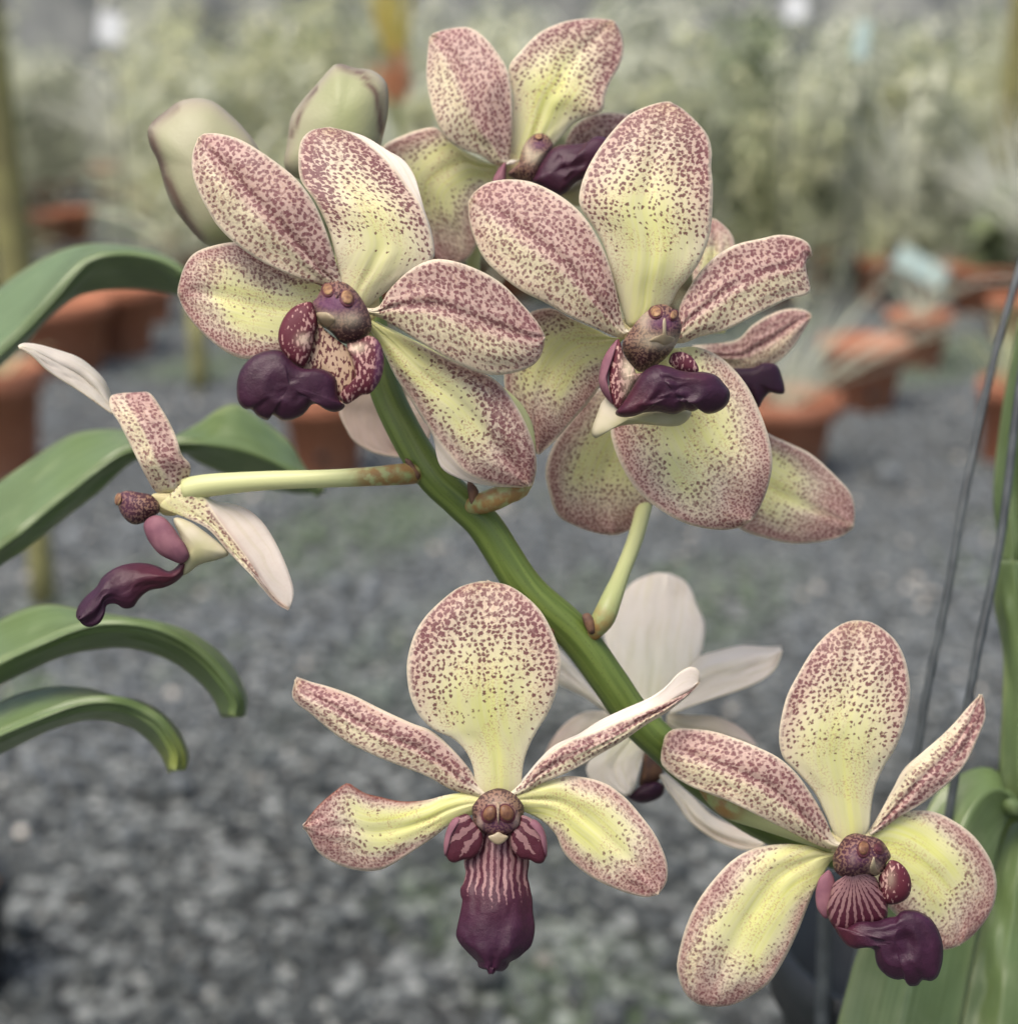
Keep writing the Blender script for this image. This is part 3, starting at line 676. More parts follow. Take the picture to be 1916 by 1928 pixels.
def pole(cx, base_y, w, top_z, label, lean=0.0, name='wooden_stake', cat='stake'):
    b = ground(cx, base_y); r = w / 2 / F_PX * depth_of(b); V, F = lathe([(.0001, -.02), (r * 1.05, -.02), (r, .05), (r * .96, top_z * .5), (r * .98, top_z * .52), (r * .93, top_z), (.0001, top_z + r * .2)], 16)
    V = np.array(V); V[:, 0] += V[:, 2] * lean
    o = mesh_obj(name, V + b, F, M_WOOD, None, origin=b); tag(o, label, cat); return o
pole(48, 640, 66, 1.6, 'thick olive-green pole rising at the far left behind the plants', -.02, 'bamboo_pole', 'pole')
pole(1868, 530, 42, 1.5, 'slim yellow-green pole rising at the far right behind the plants', .0, 'bamboo_pole', 'pole')
pole(85, 1135, 46, .12, 'pale wooden stake below the second strap leaf at far left')
pole(378, 735, 32, .16, 'short mossy stake standing left of the large purple lip')
def bract(cx, cy, dist):
    p = P(cx, cy, dist * 1000); b = np.array([p[0], p[1], 0]); e = empty('flowering_bromeliad', b, None, 'distant plant with yellow bracts tipped orange-red above the buds', 'plant')
    make_pot(e, .09, .14)
    g = blades(60, .5, .8, .008, .9, base_r=.04); mesh_obj('foliage', g[0] + b + np.array([0, 0, .1]), g[1], M_F1, e, dict(tone=g[2]), origin=b)
    z = p[2]
    g = blades(14, .22, .3, .016, .2, base_r=.03); mesh_obj('bract', g[0] + b + np.array([0, 0, z - .02]), g[1], M_FY, e, dict(tone=g[2]), origin=b)
    g = blades(12, .13, .5, .016, .3, base_r=.03); mesh_obj('bract', g[0] + b + np.array([0, 0, z - .12]), g[1], M_FO, e, dict(tone=g[2]), origin=b)
    V, F = lathe([(.008, .12), (.008, z)], 10); mesh_obj('stem', np.array(V) + b, F, M_F2, e, dict(tone=np.zeros(len(V))))
bract(742, 85, 3.1)
def slab(c, sx, sz, t=.004):
    v, f = box_mesh(-sx / 2, sx / 2, -t / 2, t / 2, -sz / 2, sz / 2); return np.array(v), f
def plant_tag(cx, cy, dist, w, h, rot, label, mat=M_TAG):
    c = P(cx, cy, dist * 1000); v, f = slab(c, w, h); R = np.array(Matrix.Rotation(rot, 3, 'Y')); v = v @ R.T + c
    e = empty('plant_tag', (c[0], c[1], 0), None, label, 'plant tag')
    mesh_obj('tag_plate', v, f, mat, e, smooth=False)
    V, F = lathe([(.003, 0), (.003, c[2])], 8); mesh_obj('tag_stake', np.array(V) + np.array([c[0], c[1] + .006, 0]), F, M_WIRE, e)
plant_tag(1733, 503, 3.1, .125, .05, math.radians(28), 'pale blue-white plastic label lying tilted among the right-hand pots')
M_WHITE = mat_simple('white_plastic', srgb(246, 248, 248), srgb(236, 240, 240), 20, .4, .5)
plant_tag(207, 52, 2.9, .05, .06, .2, 'bright white plant label at the upper left among the foliage', M_WHITE)
plant_tag(1497, 14, 2.9, .05, .05, -.2, 'small white plant label at the top edge above the foliage', M_WHITE)
plant_tag(1622, 75, 2.9, .03, .075, .1, 'upright pale blue plant label among the foliage at upper right')

# black pot at the lower left edge
bp = empty('black_pot', ground(-60, 1860), None, 'black plastic pot barely showing at the lower left edge', 'pot')
make_pot(bp, .033, .08, M_BLACK)

# ------------------------------------------------------------------ the neighbouring plant's strap leaves (left)
LEFT = empty('strap_leaf_plant', P(-260, 1500, 330), None, 'green strap leaves of a neighbouring orchid arching in at left', 'orchid plant')
lf = dict(kind='L', mats=[M_LEAF], groove=0, ripple=.5, thick=1.6, nu=50, nv=21, sharp=True)
def leaf(crop, L, M, R, d0, dep, eL, eR, parent, tipol=0.0, nu=50):
    o = patch('leaf', parent, crop, L, R, d0, dep, eL, eR, mid=M, kw={'rimw': 1.0}, **lf); 
    if tipol:
        me = o.data; a = me.attributes['olive']; n = len(me.vertices); uu = np.repeat(np.linspace(0, 1, 50), 21); a.data.foreach_set('value', (sm(.8, 1, uu) * tipol).astype(np.float32))
    return o
leaf('e4', [(-160, 520), (0, 385), (100, 310), (250, 220), (400, 168), (520, 158), (640, 168), (760, 190), (880, 235), (960, 290)],
     [(-160, 860), (0, 735), (150, 595), (300, 430), (390, 320), (460, 255), (560, 222), (700, 222), (850, 262), (950, 330)],
     [(-160, 930), (0, 795), (130, 680), (250, 545), (380, 445), (480, 412), (620, 395), (780, 400), (910, 425), (960, 470)], 262, [0, 2, 6, 12], 26, 14, LEFT)
leaf('c5', [(-140, 760), (0, 655), (100, 585), (200, 515), (300, 462), (420, 445), (520, 455), (640, 500)],
     [(-140, 1050), (0, 930), (100, 855), (200, 770), (300, 690), (400, 610), (500, 545), (640, 510)],
     [(-140, 1110), (0, 1000), (100, 935), (200, 855), (300, 775), (400, 700), (520, 590), (640, 530)], 252, [0, 1, 3, 6], 18, 6, LEFT)
leaf('c5', [(600, 560), (690, 485), (800, 420), (880, 365), (950, 345), (1010, 372), (1090, 430), (1170, 500), (1225, 590), (1290, 680)],
     [(600, 570), (700, 510), (800, 505), (900, 520), (1000, 540), (1080, 570), (1150, 605), (1220, 650), (1300, 695)],
     [(600, 580), (730, 545), (800, 580), (900, 625), (1000, 660), (1080, 685), (1150, 700), (1220, 708), (1310, 705)], 266, [0, 2, 6, 10], 9, 9, LEFT)
leaf('e5', [(-120, 200), (0, 132), (100, 88), (200, 75), (330, 98), (480, 122), (600, 140), (720, 180), (820, 250), (890, 330), (928, 420), (925, 495)],
     [(-120, 370), (0, 302), (150, 232), (300, 170), (420, 150), (560, 165), (680, 210), (780, 285), (850, 370), (890, 440), (885, 500)],
     [(-120, 440), (0, 380), (100, 330), (250, 268), (400, 242), (520, 247), (640, 290), (720, 345), (790, 415), (832, 502)], 236, [0, 0, 2, 4], 16, 9, LEFT)
leaf('e5', [(-120, 500), (0, 440), (100, 402), (220, 382), (340, 392), (440, 420), (540, 442), (620, 490), (680, 560), (710, 640), (702, 690)],
     [(-120, 640), (0, 572), (150, 508), (280, 460), (390, 445), (500, 462), (590, 515), (640, 580), (668, 640), (665, 700)],
     [(-120, 700), (0, 640), (100, 592), (200, 545), (320, 512), (420, 517), (500, 545), (570, 602), (612, 662), (632, 712)], 234, [0, 0, 2, 4], 14, 8, LEFT, tipol=.55)

# ------------------------------------------------------------------ the orchid plant: stem, leaves, flowers, buds
ORCH = empty('orchid_plant', P(1895, 2050, 262), None, 'vanda orchid with a green flower spike of spotted cream-yellow blooms and dark purple lips', 'orchid plant')
tube('flower_spike', ORCH, [(640, 300, 226, 1.3), (668, 420, 224, 1.9), (700, 600, 219, 2.3), (726, 733, 214, 2.5), (799, 874, 210, 2.6), (868, 945, 210, 2.65), (916, 993, 210, 2.7), (992, 1109, 210, 2.75), (1079, 1190, 211, 2.85), (1146, 1281, 212, 2.8),
      (1191, 1347, 213, 2.8), (1241, 1397, 214, 2.8), (1330, 1475, 217, 2.9), (1430, 1545, 221, 3), (1540, 1590, 228, 3), (1700, 1640, 250, 3.2), (1860, 1640, 290, 3.4)], M_STEM, na=28, nu=120, wob=.03)
def pedicel(pts, brown=(0, .2), pale=.85):
    tube('pedicel', ORCH, pts, M_STEM, nu=50, attrs_f=lambda u: dict(pale=pale * (.35 + .65 * sm(.0, .45, u)), brown=sm(brown[1] + .12, brown[1], u) * .9))
def bract_scale(crop, pts, d): blob('bract', ORCH, crop, pts, d, 1.0, 1.0, mats=M_BRACT, nr=6, na=24)
pedicel([(785, 892, 209, 1.5), (755, 893, 207, 1.6), (700, 897, 206, 1.45), (620, 901, 205.5, 1.35), (500, 905, 206, 1.45), (400, 913, 207, 1.7), (352, 922, 208, 1.9)], (0, .2), .75)
bract_scale('d7', [(245, 395), (270, 400), (300, 440), (318, 470), (300, 490), (260, 440)], 207.5)
pedicel([(880, 955, 209, 1.3), (915, 945, 206, 1.65), (950, 930, 205, 1.7), (985, 900, 206, 1.5), (960, 760, 206, 1.3), (700, 620, 203, 1.4)], (0, .25), .8)
bract_scale('d7', [(530, 500), (560, 510), (580, 545), (575, 600), (550, 615), (535, 570)], 206.5)
pedicel([(1112, 1195, 210, 1.3), (1135, 1165, 209, 1.75), (1150, 1130, 210, 1.6), (1172, 1075, 214, 1.25), (1197, 1010, 220, 1.25), (1222, 920, 228, 1.3), (1290, 700, 238, 1.4)], (0, .02), .75)
bract_scale('d7', [(1050, 1105), (1080, 1095), (1105, 1130), (1108, 1180), (1085, 1190), (1060, 1150)], 208.2)
pedicel([(1040, 1180, 212, 1.4), (1020, 1230, 214, 1.4), (980, 1350, 214, 1.3), (930, 1500, 206, 1.3)], (0, .25), .6)
bract_scale('d7', [(880, 1130), (925, 1135), (945, 1165), (925, 1195), (895, 1180)], 209.5)
pedicel([(1330, 1475, 215, 1.8), (1370, 1515, 212, 2.0), (1440, 1545, 212, 1.6), (1540, 1580, 210, 1.4), (1600, 1600, 210, 1.5)], (0, .2), .6)
pedicel([(905, 560, 240, 1.2), (890, 500, 236, 1.2), (905, 430, 234, 1.2), (935, 310, 231, 1.4)], (0, .05), .7)
pedicel([(1210, 1390, 216, 1.4), (1230, 1370, 228, 1.4), (1225, 1340, 240, 1.5)], (0, .2), .6)
tube('pedicel', ORCH, [(690, 560, 220, 1.4), (600, 480, 221, 1.5), (470, 420, 222, 1.9)], M_STEM, attrs_f=lambda u: dict(pale=.4 + 0 * u))
tube('pedicel', ORCH, [(680, 480, 222, 1.4), (640, 400, 221, 1.5), (610, 320, 220, 2.0)], M_STEM, attrs_f=lambda u: dict(pale=.4 + 0 * u))

def flower(x, y, d, label, merge=True):
    e = empty('flower', P(x, y, d), ORCH); e['label'] = label; FCENTRE[e.name] = (x, y) if merge else None; return e
def lipattrs(red=0.0, stripe=None):
    def f(X, Y, r):
        return dict(red=red * np.ones_like(r), stripe=np.zeros_like(r) if stripe is None else stripe(X, Y, r))
    return f
def anther(fl, crop, cx, cy, rx, ry, col, rot=0, m=None, rim=True):
    if rim: cap_on(col, 'anther_rim', fl, crop, ell(cx, cy + ry * .16, rx * 1.26, ry * 1.24, rot), .16, M_RIMD, lift=.14)
    cap_on(col, 'anther_cap', fl, crop, ell(cx, cy, rx, ry, rot), .38, m or M_ANTH, lift=.22)
M_HUB = mat_mottle('hub_skin', srgb(224, 214, 156), srgb(230, 220, 182), srgb(190, 160, 110), 1.7, .85, transl=.3)
def hub(fl, crop, cx, cy, rx, ry, d, rot=0): blob('hub', fl, crop, ell(cx, cy, rx, ry, rot), d + .6, .8, 3.0, mats=M_HUB, p=2.2, nr=8, na=40)
# ---- flower A: upper left
A = flower(664, 580, 200, 'upper bloom with dark lip swung to the lower left')
patch('dorsal_sepal', A, 'c1', [(905, 800), (895, 700), (860, 560), (800, 430), (735, 335), (722, 240), (735, 155), (780, 108), (850, 93)],
      [(1045, 900), (1110, 840), (1220, 770), (1320, 700), (1332, 640), (1310, 540), (1275, 450), (1225, 375), (1165, 295), (1090, 215), (1010, 150), (930, 108), (860, 93)], 198, [0, -1.5, -2, 1, 5], 2.0, 3.0, kind='D',
      fold=[(1046, 900), (1112, 841), (1222, 771), (1322, 701), (1336, 640), (1318, 545), (1292, 470), (1272, 400), (1245, 310), (1195, 240), (1120, 195), (1010, 130), (865, 92)], fold_dep=1.5,
      adj=[(.62, -.75, .25, .35, .22, -.3), (.6, .55, .22, .3, .12, 0), (.3, .8, .2, .3, .1, -.2), (.5, .1, .2, .35, -.05, .2)], kw=dict(yk=.75))
patch('petal', A, 'c1', [(840, 805), (760, 790), (640, 740), (540, 690), (440, 620), (360, 540), (310, 460), (265, 370), (243, 290), (245, 210), (270, 140)],
      [(915, 775), (880, 660), (840, 540), (790, 430), (720, 335), (640, 265), (540, 195), (450, 145), (360, 122), (300, 122), (275, 135)], 196, [2, -1, -2, -1, 2], 2.2, 2.2, kind='P', side=1, groove=.7)
patch('lateral_sepal', A, 'c1', [(835, 815), (720, 765), (600, 695), (520, 640), (440, 612), (330, 630), (250, 665), (205, 730), (176, 830)],
      [(830, 960), (740, 1060), (640, 1110), (560, 1130), (480, 1140), (400, 1110), (320, 1050), (250, 980), (205, 915), (178, 850)], 199, [1, 0, 1, 3, 6], 2, 2.5, kind='S', adj=[(.45, -.6, .3, .4, .1, -.2)], kw=dict(dk=1.1))
patch('petal', A, 'c1', [(1080, 905), (1130, 830), (1220, 742), (1320, 692), (1420, 697), (1540, 740), (1640, 800), (1720, 880), (1790, 960), (1834, 1030)],
      [(1080, 950), (1150, 985), (1250, 1050), (1350, 1110), (1440, 1160), (1540, 1200), (1620, 1212), (1720, 1195), (1790, 1160), (1822, 1110), (1836, 1045)], 195, [2, -1, -1.5, 0, 2], 2.0, 2.0, kind='P', side=-1, groove=.7)
patch('lateral_sepal', A, 'c1', [(1090, 985), (1200, 1040), (1320, 1100), (1450, 1165), (1560, 1205), (1640, 1260), (1710, 1360), (1760, 1460), (1790, 1550), (1796, 1640), (1778, 1712)],
      [(1045, 1005), (1100, 1090), (1160, 1215), (1230, 1320), (1300, 1430), (1345, 1500), (1400, 1565), (1470, 1645), (1560, 1690), (1650, 1712), (1740, 1718)], 199.5, [0, -1.5, -1.5, -.5, 2], 2.2, 2.0, kind='S',
      fold=[(1046, 1006), (1099, 1092), (1158, 1217), (1228, 1322), (1290, 1425), (1335, 1470), (1342, 1560), (1375, 1640), (1480, 1690), (1600, 1714), (1735, 1720)], fold_dep=2, adj=[(.6, -.4, .2, .35, .22, -.4), (.75, -.5, .2, .4, .1, -.2)], kw=dict(fk=.55))
hub(A, 'c1', 975, 890, 115, 110, 199.4)
col = blob('column', A, 'd1', [(1000, 330), (1040, 250), (1100, 190), (1200, 165), (1300, 185), (1400, 260), (1480, 370), (1540, 480), (1575, 600), (1570, 690), (1510, 760), (1420, 820), (1310, 830), (1230, 800), (1150, 710), (1080, 660), (1020, 620), (970, 560), (950, 470), (950, 390)],
     193, 5.0, 7, mats=M_COL, p=2.4, attrs_f=lambda X, Y, r: dict(dk=.5 * gauss(X, Y, 1360, 740, 220, 110) + .3 * gauss(X, Y, 1500, 560, 90, 160), pale=np.clip(.95 * gauss(X, Y, 1080, 570, 130, 80) + .45 * gauss(X, Y, 1360, 560, 110, 90), 0, 1), purple=np.clip(1.1 * gauss(X, Y, 1190, 400, 260, 110), 0, .92)))
anther(A, 'd1', 1110, 250, 58, 66, col, 0); anther(A, 'd1', 1315, 335, 66, 84, col, -.3)
cap_on(col, 'beak', A, 'd1', [(975, 510), (1050, 490), (1120, 500), (1165, 540), (1200, 575), (1150, 630), (1090, 665), (1020, 620)], .35, M_BEAK)
cap_on(col, 'column_ridge', A, 'd1', [(1185, 200), (1225, 190), (1245, 250), (1225, 330), (1195, 350), (1180, 280)], .25, M_COL, attrs_f=lambda X, Y, r: dict(dk=.1 + 0 * r))
blob('side_lobe', A, 'd1', [(940, 390), (860, 390), (760, 430), (680, 500), (620, 600), (588, 700), (588, 800), (612, 890), (660, 970), (750, 1050), (850, 1085), (910, 980), (950, 860), (965, 750), (995, 650), (1000, 560), (975, 470)], 190, 1.6, 1.0, (.01, -.002), mats=M_LOBE, p=2.6,
     attrs_f=lambda X, Y, r: dict(dk=.7 * gauss(X, Y, 690, 660, 170, 260) + .5 * (r > .9) - .5 * gauss(X, Y, 860, 790, 90, 70), pale=.5 * gauss(X, Y, 850, 780, 70, 60)))
blob('throat', A, 'd1', [(1000, 600), (960, 750), (920, 880), (800, 990), (860, 1110), (1000, 1130), (1100, 1180), (1160, 1280), (1200, 1400), (1300, 1440), (1390, 1290), (1410, 1130), (1380, 1000), (1320, 880), (1230, 800), (1100, 700)], 191, .6, 3, mats=M_THROAT, attrs_f=lambda X, Y, r: dict(dk=.15 + 0 * r - .3 * gauss(X, Y, 1230, 1000, 120)))
blob('side_lobe', A, 'd1', [(1540, 740), (1620, 770), (1670, 830), (1700, 930), (1705, 1050), (1680, 1180), (1620, 1290), (1550, 1360), (1470, 1372), (1400, 1420), (1300, 1470), (1220, 1390), (1300, 1320), (1400, 1250), (1400, 1130), (1370, 1000), (1310, 840), (1400, 800), (1500, 755)], 190.5, 1.6, 1.5, mats=M_LOBE, p=2.6,
     attrs_f=lambda X, Y, r: dict(dk=.25 * gauss(X, Y, 1480, 1330, 150) + .05, purple=.75 * sm(1590, 1650, X + .1 * np.abs(Y - 950)), pale=.6 * gauss(X, Y, 1420, 870, 90, 50)))
blob('lip', A, 'd1', [(610, 905), (500, 895), (370, 930), (260, 1010), (190, 1100), (150, 1220), (145, 1350), (165, 1450), (230, 1520), (300, 1525), (360, 1590), (440, 1635), (490, 1630), (515, 1585), (560, 1600), (620, 1640), (720, 1640), (820, 1600), (880, 1550), (940, 1475), (1010, 1475), (1090, 1530), (1180, 1555), (1260, 1530), (1295, 1480), (1240, 1440), (1215, 1370), (1210, 1260), (1190, 1190), (1110, 1120), (1000, 1090), (880, 1095), (780, 1060), (700, 990)],
     188.5, 2.2, 1.2, (.012, .004), mats=M_LIP, p=3, na=130, nr=14, origin=(700, 1270), bumps=.25, attrs_f=lipattrs(.1))

# ---- flower B: right centre
B = flower(1195, 615, 206, 'middle bloom with dark lip pointing right')
patch('dorsal_sepal', B, 'c2', [(682, 965), (650, 850), (620, 740), (590, 640), (540, 555), (497, 490), (495, 430), (520, 350), (570, 260), (640, 170), (700, 115), (780, 80), (840, 65)],
      [(850, 900), (890, 830), (940, 770), (985, 700), (1020, 600), (1030, 500), (1032, 400), (1025, 330), (1028, 270), (1010, 200), (960, 140), (910, 95), (860, 66)], 205, [1, -2, -3, -1, 3], 2.6, 2.6, kind='D', adj=[(.5, .55, .2, .3, .05, 0)])
patch('petal', B, 'c2', [(660, 1020), (560, 980), (450, 930), (360, 880), (260, 830), (180, 770), (110, 700), (70, 620), (48, 540), (45, 470)],
      [(680, 985), (650, 860), (620, 740), (580, 640), (520, 540), (450, 470), (370, 420), (290, 388), (200, 380), (120, 395), (65, 435)], 203, [2, -1, -2, 0, 4], 2.5, 2.4, kind='P', side=1, groove=.6, kw=dict(dk=.97))
patch('petal', B, 'c2', [(880, 965), (900, 885), (960, 780), (1030, 700), (1120, 645), (1220, 620), (1310, 603), (1390, 620), (1425, 650), (1432, 690)],
      [(890, 1042), (980, 1015), (1080, 990), (1180, 940), (1260, 900), (1340, 862), (1400, 850), (1426, 830), (1420, 790), (1406, 740), (1412, 705), (1430, 692)], 204, [2, 1, 0, 2, 5], 2.2, 2.2, kind='P', side=-1, groove=.5)
patch('lateral_sepal', B, 'c2', [(640, 1020), (560, 985), (450, 935), (380, 900), (290, 920), (220, 1000), (190, 1150), (210, 1310), (280, 1430), (322, 1490)],
      [(650, 1050), (610, 1130), (580, 1210), (540, 1270), (470, 1350), (400, 1430), (335, 1490)], 209, [0, 1, 3, 4, 5], 1.5, 1.5, kind='S')
patch('lateral_sepal', B, 'c2', [(760, 1060), (700, 1160), (650, 1260), (620, 1370), (630, 1450), (670, 1550), (730, 1640), (800, 1700), (880, 1750), (960, 1780), (1060, 1795), (1140, 1785), (1188, 1757)],
      [(860, 1058), (960, 1055), (1050, 1090), (1120, 1150), (1180, 1230), (1230, 1340), (1262, 1440), (1272, 1530), (1255, 1620), (1225, 1700), (1195, 1752)], 209, [0, -1, -2, -3, -1], 2.6, 2.4, kind='S')
hub(B, 'c2', 770, 985, 110, 90, 206.8)
blob('spur', B, 'd2', [(360, 1085), (520, 1090), (720, 1050), (860, 1060), (960, 1040), (1010, 1080), (980, 1140), (920, 1185), (830, 1200), (700, 1190), (560, 1180), (430, 1190), (330, 1222), (240, 1275), (190, 1300), (155, 1270), (160, 1200), (200, 1090), (240, 990), (300, 950)], 200, 2.2, 2.2, mats=M_SPUR, p=2.2, na=96, origin=(480, 1130))
col = blob('column', B, 'd2', [(650, 190), (700, 155), (780, 150), (840, 180), (890, 240), (925, 330), (910, 420), (860, 520), (790, 610), (700, 680), (600, 730), (540, 720), (470, 640), (425, 560), (420, 480), (480, 380), (560, 270)],
     200, 5, 6, (-.02, .02), mats=M_COL, p=2.4, attrs_f=lambda X, Y, r: dict(dk=.3 * gauss(X, Y, 680, 640, 200, 90), pale=np.clip(.85 * gauss(X, Y, 760, 470, 170, 60) + .6 * gauss(X, Y, 610, 290, 60, 90), 0, 1), purple=np.clip(.95 * gauss(X, Y, 760, 310, 150, 60), 0, 1)))
anther(B, 'd2', 703, 212, 52, 50, col); anther(B, 'd2', 858, 238, 32, 44, col, .4)
cap_on(col, 'beak', B, 'd2', [(640, 470), (700, 425), (755, 420), (762, 290), (778, 255), (794, 295), (800, 420), (850, 430), (880, 450), (830, 490), (775, 508), (720, 480)], .22, M_BEAK, na=44)
blob('side_lobe', B, 'd2', [(380, 450), (400, 480), (440, 600), (520, 700), (535, 745), (590, 745), (500, 870), (430, 1000), (395, 1055), (345, 1020), (310, 900), (300, 760), (330, 620)], 197.5, 1.0, 1.0, (-.004, 0), mats=M_LOBE, origin=(400, 780), attrs_f=lambda X, Y, r: dict(dk=.05 + .5 * (r > .92) * (X < 420), pale=.75 * gauss(X, Y, 470, 700, 60, 120) + .4 * gauss(X, Y, 480, 900, 60, 80)))
blob('side_lobe', B, 'd2', [(380, 448), (345, 600), (305, 720), (295, 830), (320, 940), (340, 1010), (290, 970), (240, 900), (214, 820), (222, 720), (250, 620), (300, 530)], 198, 1.6, 1.2, mats=M_LOBEM, origin=(268, 780))
blob('side_lobe', B, 'd2', [(825, 600), (860, 565), (930, 558), (1000, 590), (1050, 650), (1072, 725), (1000, 745), (900, 720), (820, 660)], 199.5, 1.2, 1.0, mats=M_LOBE, attrs_f=lambda X, Y, r: dict(dk=.05 + .25 * gauss(X, Y, 980, 660, 90), purple=.2 * r))
blob('lip', B, 'd2', [(700, 670), (770, 672), (840, 690), (900, 715), (1000, 730), (1120, 730), (1220, 760), (1290, 830), (1338, 900), (1332, 980), (1290, 1040), (1220, 1080), (1150, 1092), (1105, 1075), (1085, 1045), (1020, 1072), (955, 1060), (860, 1095), (720, 1072), (600, 1082), (520, 1110), (420, 1120), (355, 1085), (420, 1000), (500, 870), (560, 770), (620, 710)],
     195.5, 3.2, 1.5, (.002, .008), mats=M_LIP, p=3, na=130, nr=14, origin=(860, 900), bumps=.5, attrs_f=lambda X, Y, r: dict(red=.7 * gauss(X, Y, 520, 1000, 180) + .35 * gauss(X, Y, 1050, 780, 160, 50), stripe=0 * r))

# ---- flower C: top, farther back
Cf = flower(975, 300, 228, 'topmost bloom, partly hidden, with yellow centre')
patch('petal', Cf, 'c6', [(640, 850), (560, 800), (470, 770), (390, 720), (340, 640), (300, 520), (280, 400), (285, 280), (293, 195)],
      [(715, 840), (722, 700), (725, 560), (715, 430), (690, 340), (640, 260), (580, 190), (500, 140), (400, 145), (310, 172)], 222, [2, 0, -1, 1, 4], 2.2, 2.2, kind='P', side=1, groove=.6, kw=dict(dk=.95))
patch('dorsal_sepal', Cf, 'c6', [(712, 840), (722, 650), (728, 500), (705, 350), (770, 260), (860, 170), (960, 120), (1060, 97), (1160, 93), (1235, 100)],
      [(880, 800), (980, 700), (1060, 620), (1180, 575), (1200, 500), (1230, 420), (1280, 330), (1297, 250), (1285, 170), (1252, 108)], 225, [1, 0, -1, 1, 5], 2.2, 2.2, kind='D', adj=[(.4, 0, .3, .5, -.05, .3)])
patch('petal', Cf, 'c6', [(980, 800), (1000, 720), (1040, 650), (1100, 605), (1180, 580), (1290, 583), (1390, 610), (1450, 680)],
      [(960, 850), (1060, 860), (1150, 870), (1250, 850), (1350, 800), (1450, 700)], 231, [0, 1, 2, 4], 1.5, 1.5, kind='P', side=-1)
patch('lateral_sepal', Cf, 'c6', [(650, 850), (520, 800), (420, 740), (330, 657), (240, 668), (150, 700), (80, 735), (30, 790), (30, 930), (110, 1130), (250, 1290), (360, 1370)],
      [(700, 900), (640, 980), (570, 1100), (545, 1250), (490, 1335), (400, 1372)], 228, [0, 0, 1, 3, 5], 2, 2, kind='S', kw=dict(fk=.7))
hub(Cf, 'c6', 750, 870, 110, 90, 226)
blob('side_lobe', Cf, 'd6', [(380, 605), (392, 700), (385, 870), (370, 980), (200, 980), (195, 890), (240, 780), (310, 680)], 224, 1.2, 1.2, mats=M_LOBEM)
col = blob('column', Cf, 'd6', [(600, 480), (640, 380), (700, 300), (780, 240), (860, 225), (950, 250), (1010, 320), (1045, 400), (1000, 500), (940, 600), (880, 720), (800, 900), (600, 900), (440, 820), (430, 760), (540, 660), (580, 560)], 222, 3.5, 5, mats=M_COL, p=2.4,
     attrs_f=lambda X, Y, r: dict(dk=0 * r, pale=np.clip(.7 * gauss(X, Y, 820, 560, 130, 90) + .5 * gauss(X, Y, 680, 440, 60, 120), 0, 1), purple=.8 * gauss(X, Y, 850, 390, 130, 60)))
anther(Cf, 'd6', 840, 270, 60, 40, col)
blob('spur', Cf, 'd6', [(1120, 1080), (1280, 960), (1450, 840), (1600, 800), (1600, 1000), (1420, 1220), (1340, 1230), (1220, 1140)], 222.5, 1.5, 2, mats=M_SPUR)
blob('lip', Cf, 'd6', [(1090, 400), (1200, 380), (1400, 370), (1500, 350), (1600, 280), (1680, 265), (1780, 290), (1850, 400), (1800, 600), (1650, 760), (1480, 850), (1340, 920), (1200, 1060), (1100, 1090), (940, 1010), (760, 900), (800, 800), (850, 680), (920, 560), (1000, 460)], 219, 2.5, 1.5, mats=M_LIP, p=3, na=110, origin=(1250, 680), bumps=.6, attrs_f=lipattrs(.2))

# ---- flower D: seen from the side at left
D = flower(330, 928, 208, 'small side-on bloom at left on a long pale stalk')
patch('petal', D, 'c5', [(470, 360), (450, 330), (420, 255), (370, 200), (310, 158), (230, 130), (150, 108), (95, 104), (75, 115)],
      [(450, 385), (400, 350), (330, 300), (250, 250), (185, 205), (130, 152), (95, 128), (76, 119)], 207, [5, 3, 0, -3], 4, -1.5, kind='B', back=True, kw=dict(bk=.3, yk=.1))
patch('petal', D, 'c5', [(625, 695), (580, 620), (530, 520), (480, 420), (445, 365), (447, 312), (500, 298)],
      [(762, 645), (768, 590), (735, 550), (715, 490), (690, 430), (650, 360), (605, 300), (560, 296)], 206, [2, -1, 0, 4], 2.5, 2.5, kind='P', side=1, groove=.3, kw=dict(dk=.9, fk=1.3))
patch('lateral_sepal', D, 'c5', [(640, 760), (740, 800), (840, 850), (920, 940), (990, 1012), (1060, 1085), (1120, 1150), (1164, 1172)],
      [(765, 640), (830, 730), (890, 820), (950, 900), (1010, 980), (1060, 1060), (1115, 1130), (1165, 1172)], 206, [1, 0, -1, -2, -1], .8, 1.6, kind='S', groove=.2, adj=[(.3, .4, .5, .6, .28, -.2), (.4, -.2, .6, .8, .12, -.35)],
      fold=[(775, 640), (850, 728), (930, 744), (1000, 770), (1060, 822), (1110, 900), (1150, 985), (1180, 1070), (1184, 1120), (1167, 1174)], fold_dep=5, kw=dict(fk=.8))
blob('hub', D, 'd5', [(700, 235), (760, 200), (850, 195), (940, 165), (1010, 130), (1040, 210), (1010, 300), (930, 370), (850, 390), (770, 360)], 209, 1.4, 2.5, mats=M_HUB, p=2.6)
blob('spur', D, 'd5', [(880, 410), (1000, 430), (1150, 530), (1322, 680), (1250, 735), (1090, 780), (1010, 840), (955, 865), (930, 790), (960, 700), (930, 560)], 206.5, 1.8, 2.5, mats=M_SPUR, origin=(1060, 640))
col = blob('column', D, 'd5', [(440, 215), (480, 192), (530, 188), (620, 203), (700, 222), (765, 290), (765, 360), (700, 402), (640, 442), (570, 458), (510, 432), (462, 375), (440, 320), (428, 260)], 206.5, 3.0, 3.0, mats=M_COL, p=2.2, attrs_f=lambda X, Y, r: dict(dk=.15 + 0 * r, purple=.4 * gauss(X, Y, 500, 300, 80, 140)))
anther(D, 'd5', 436, 255, 28, 52, col, .15, rim=False)
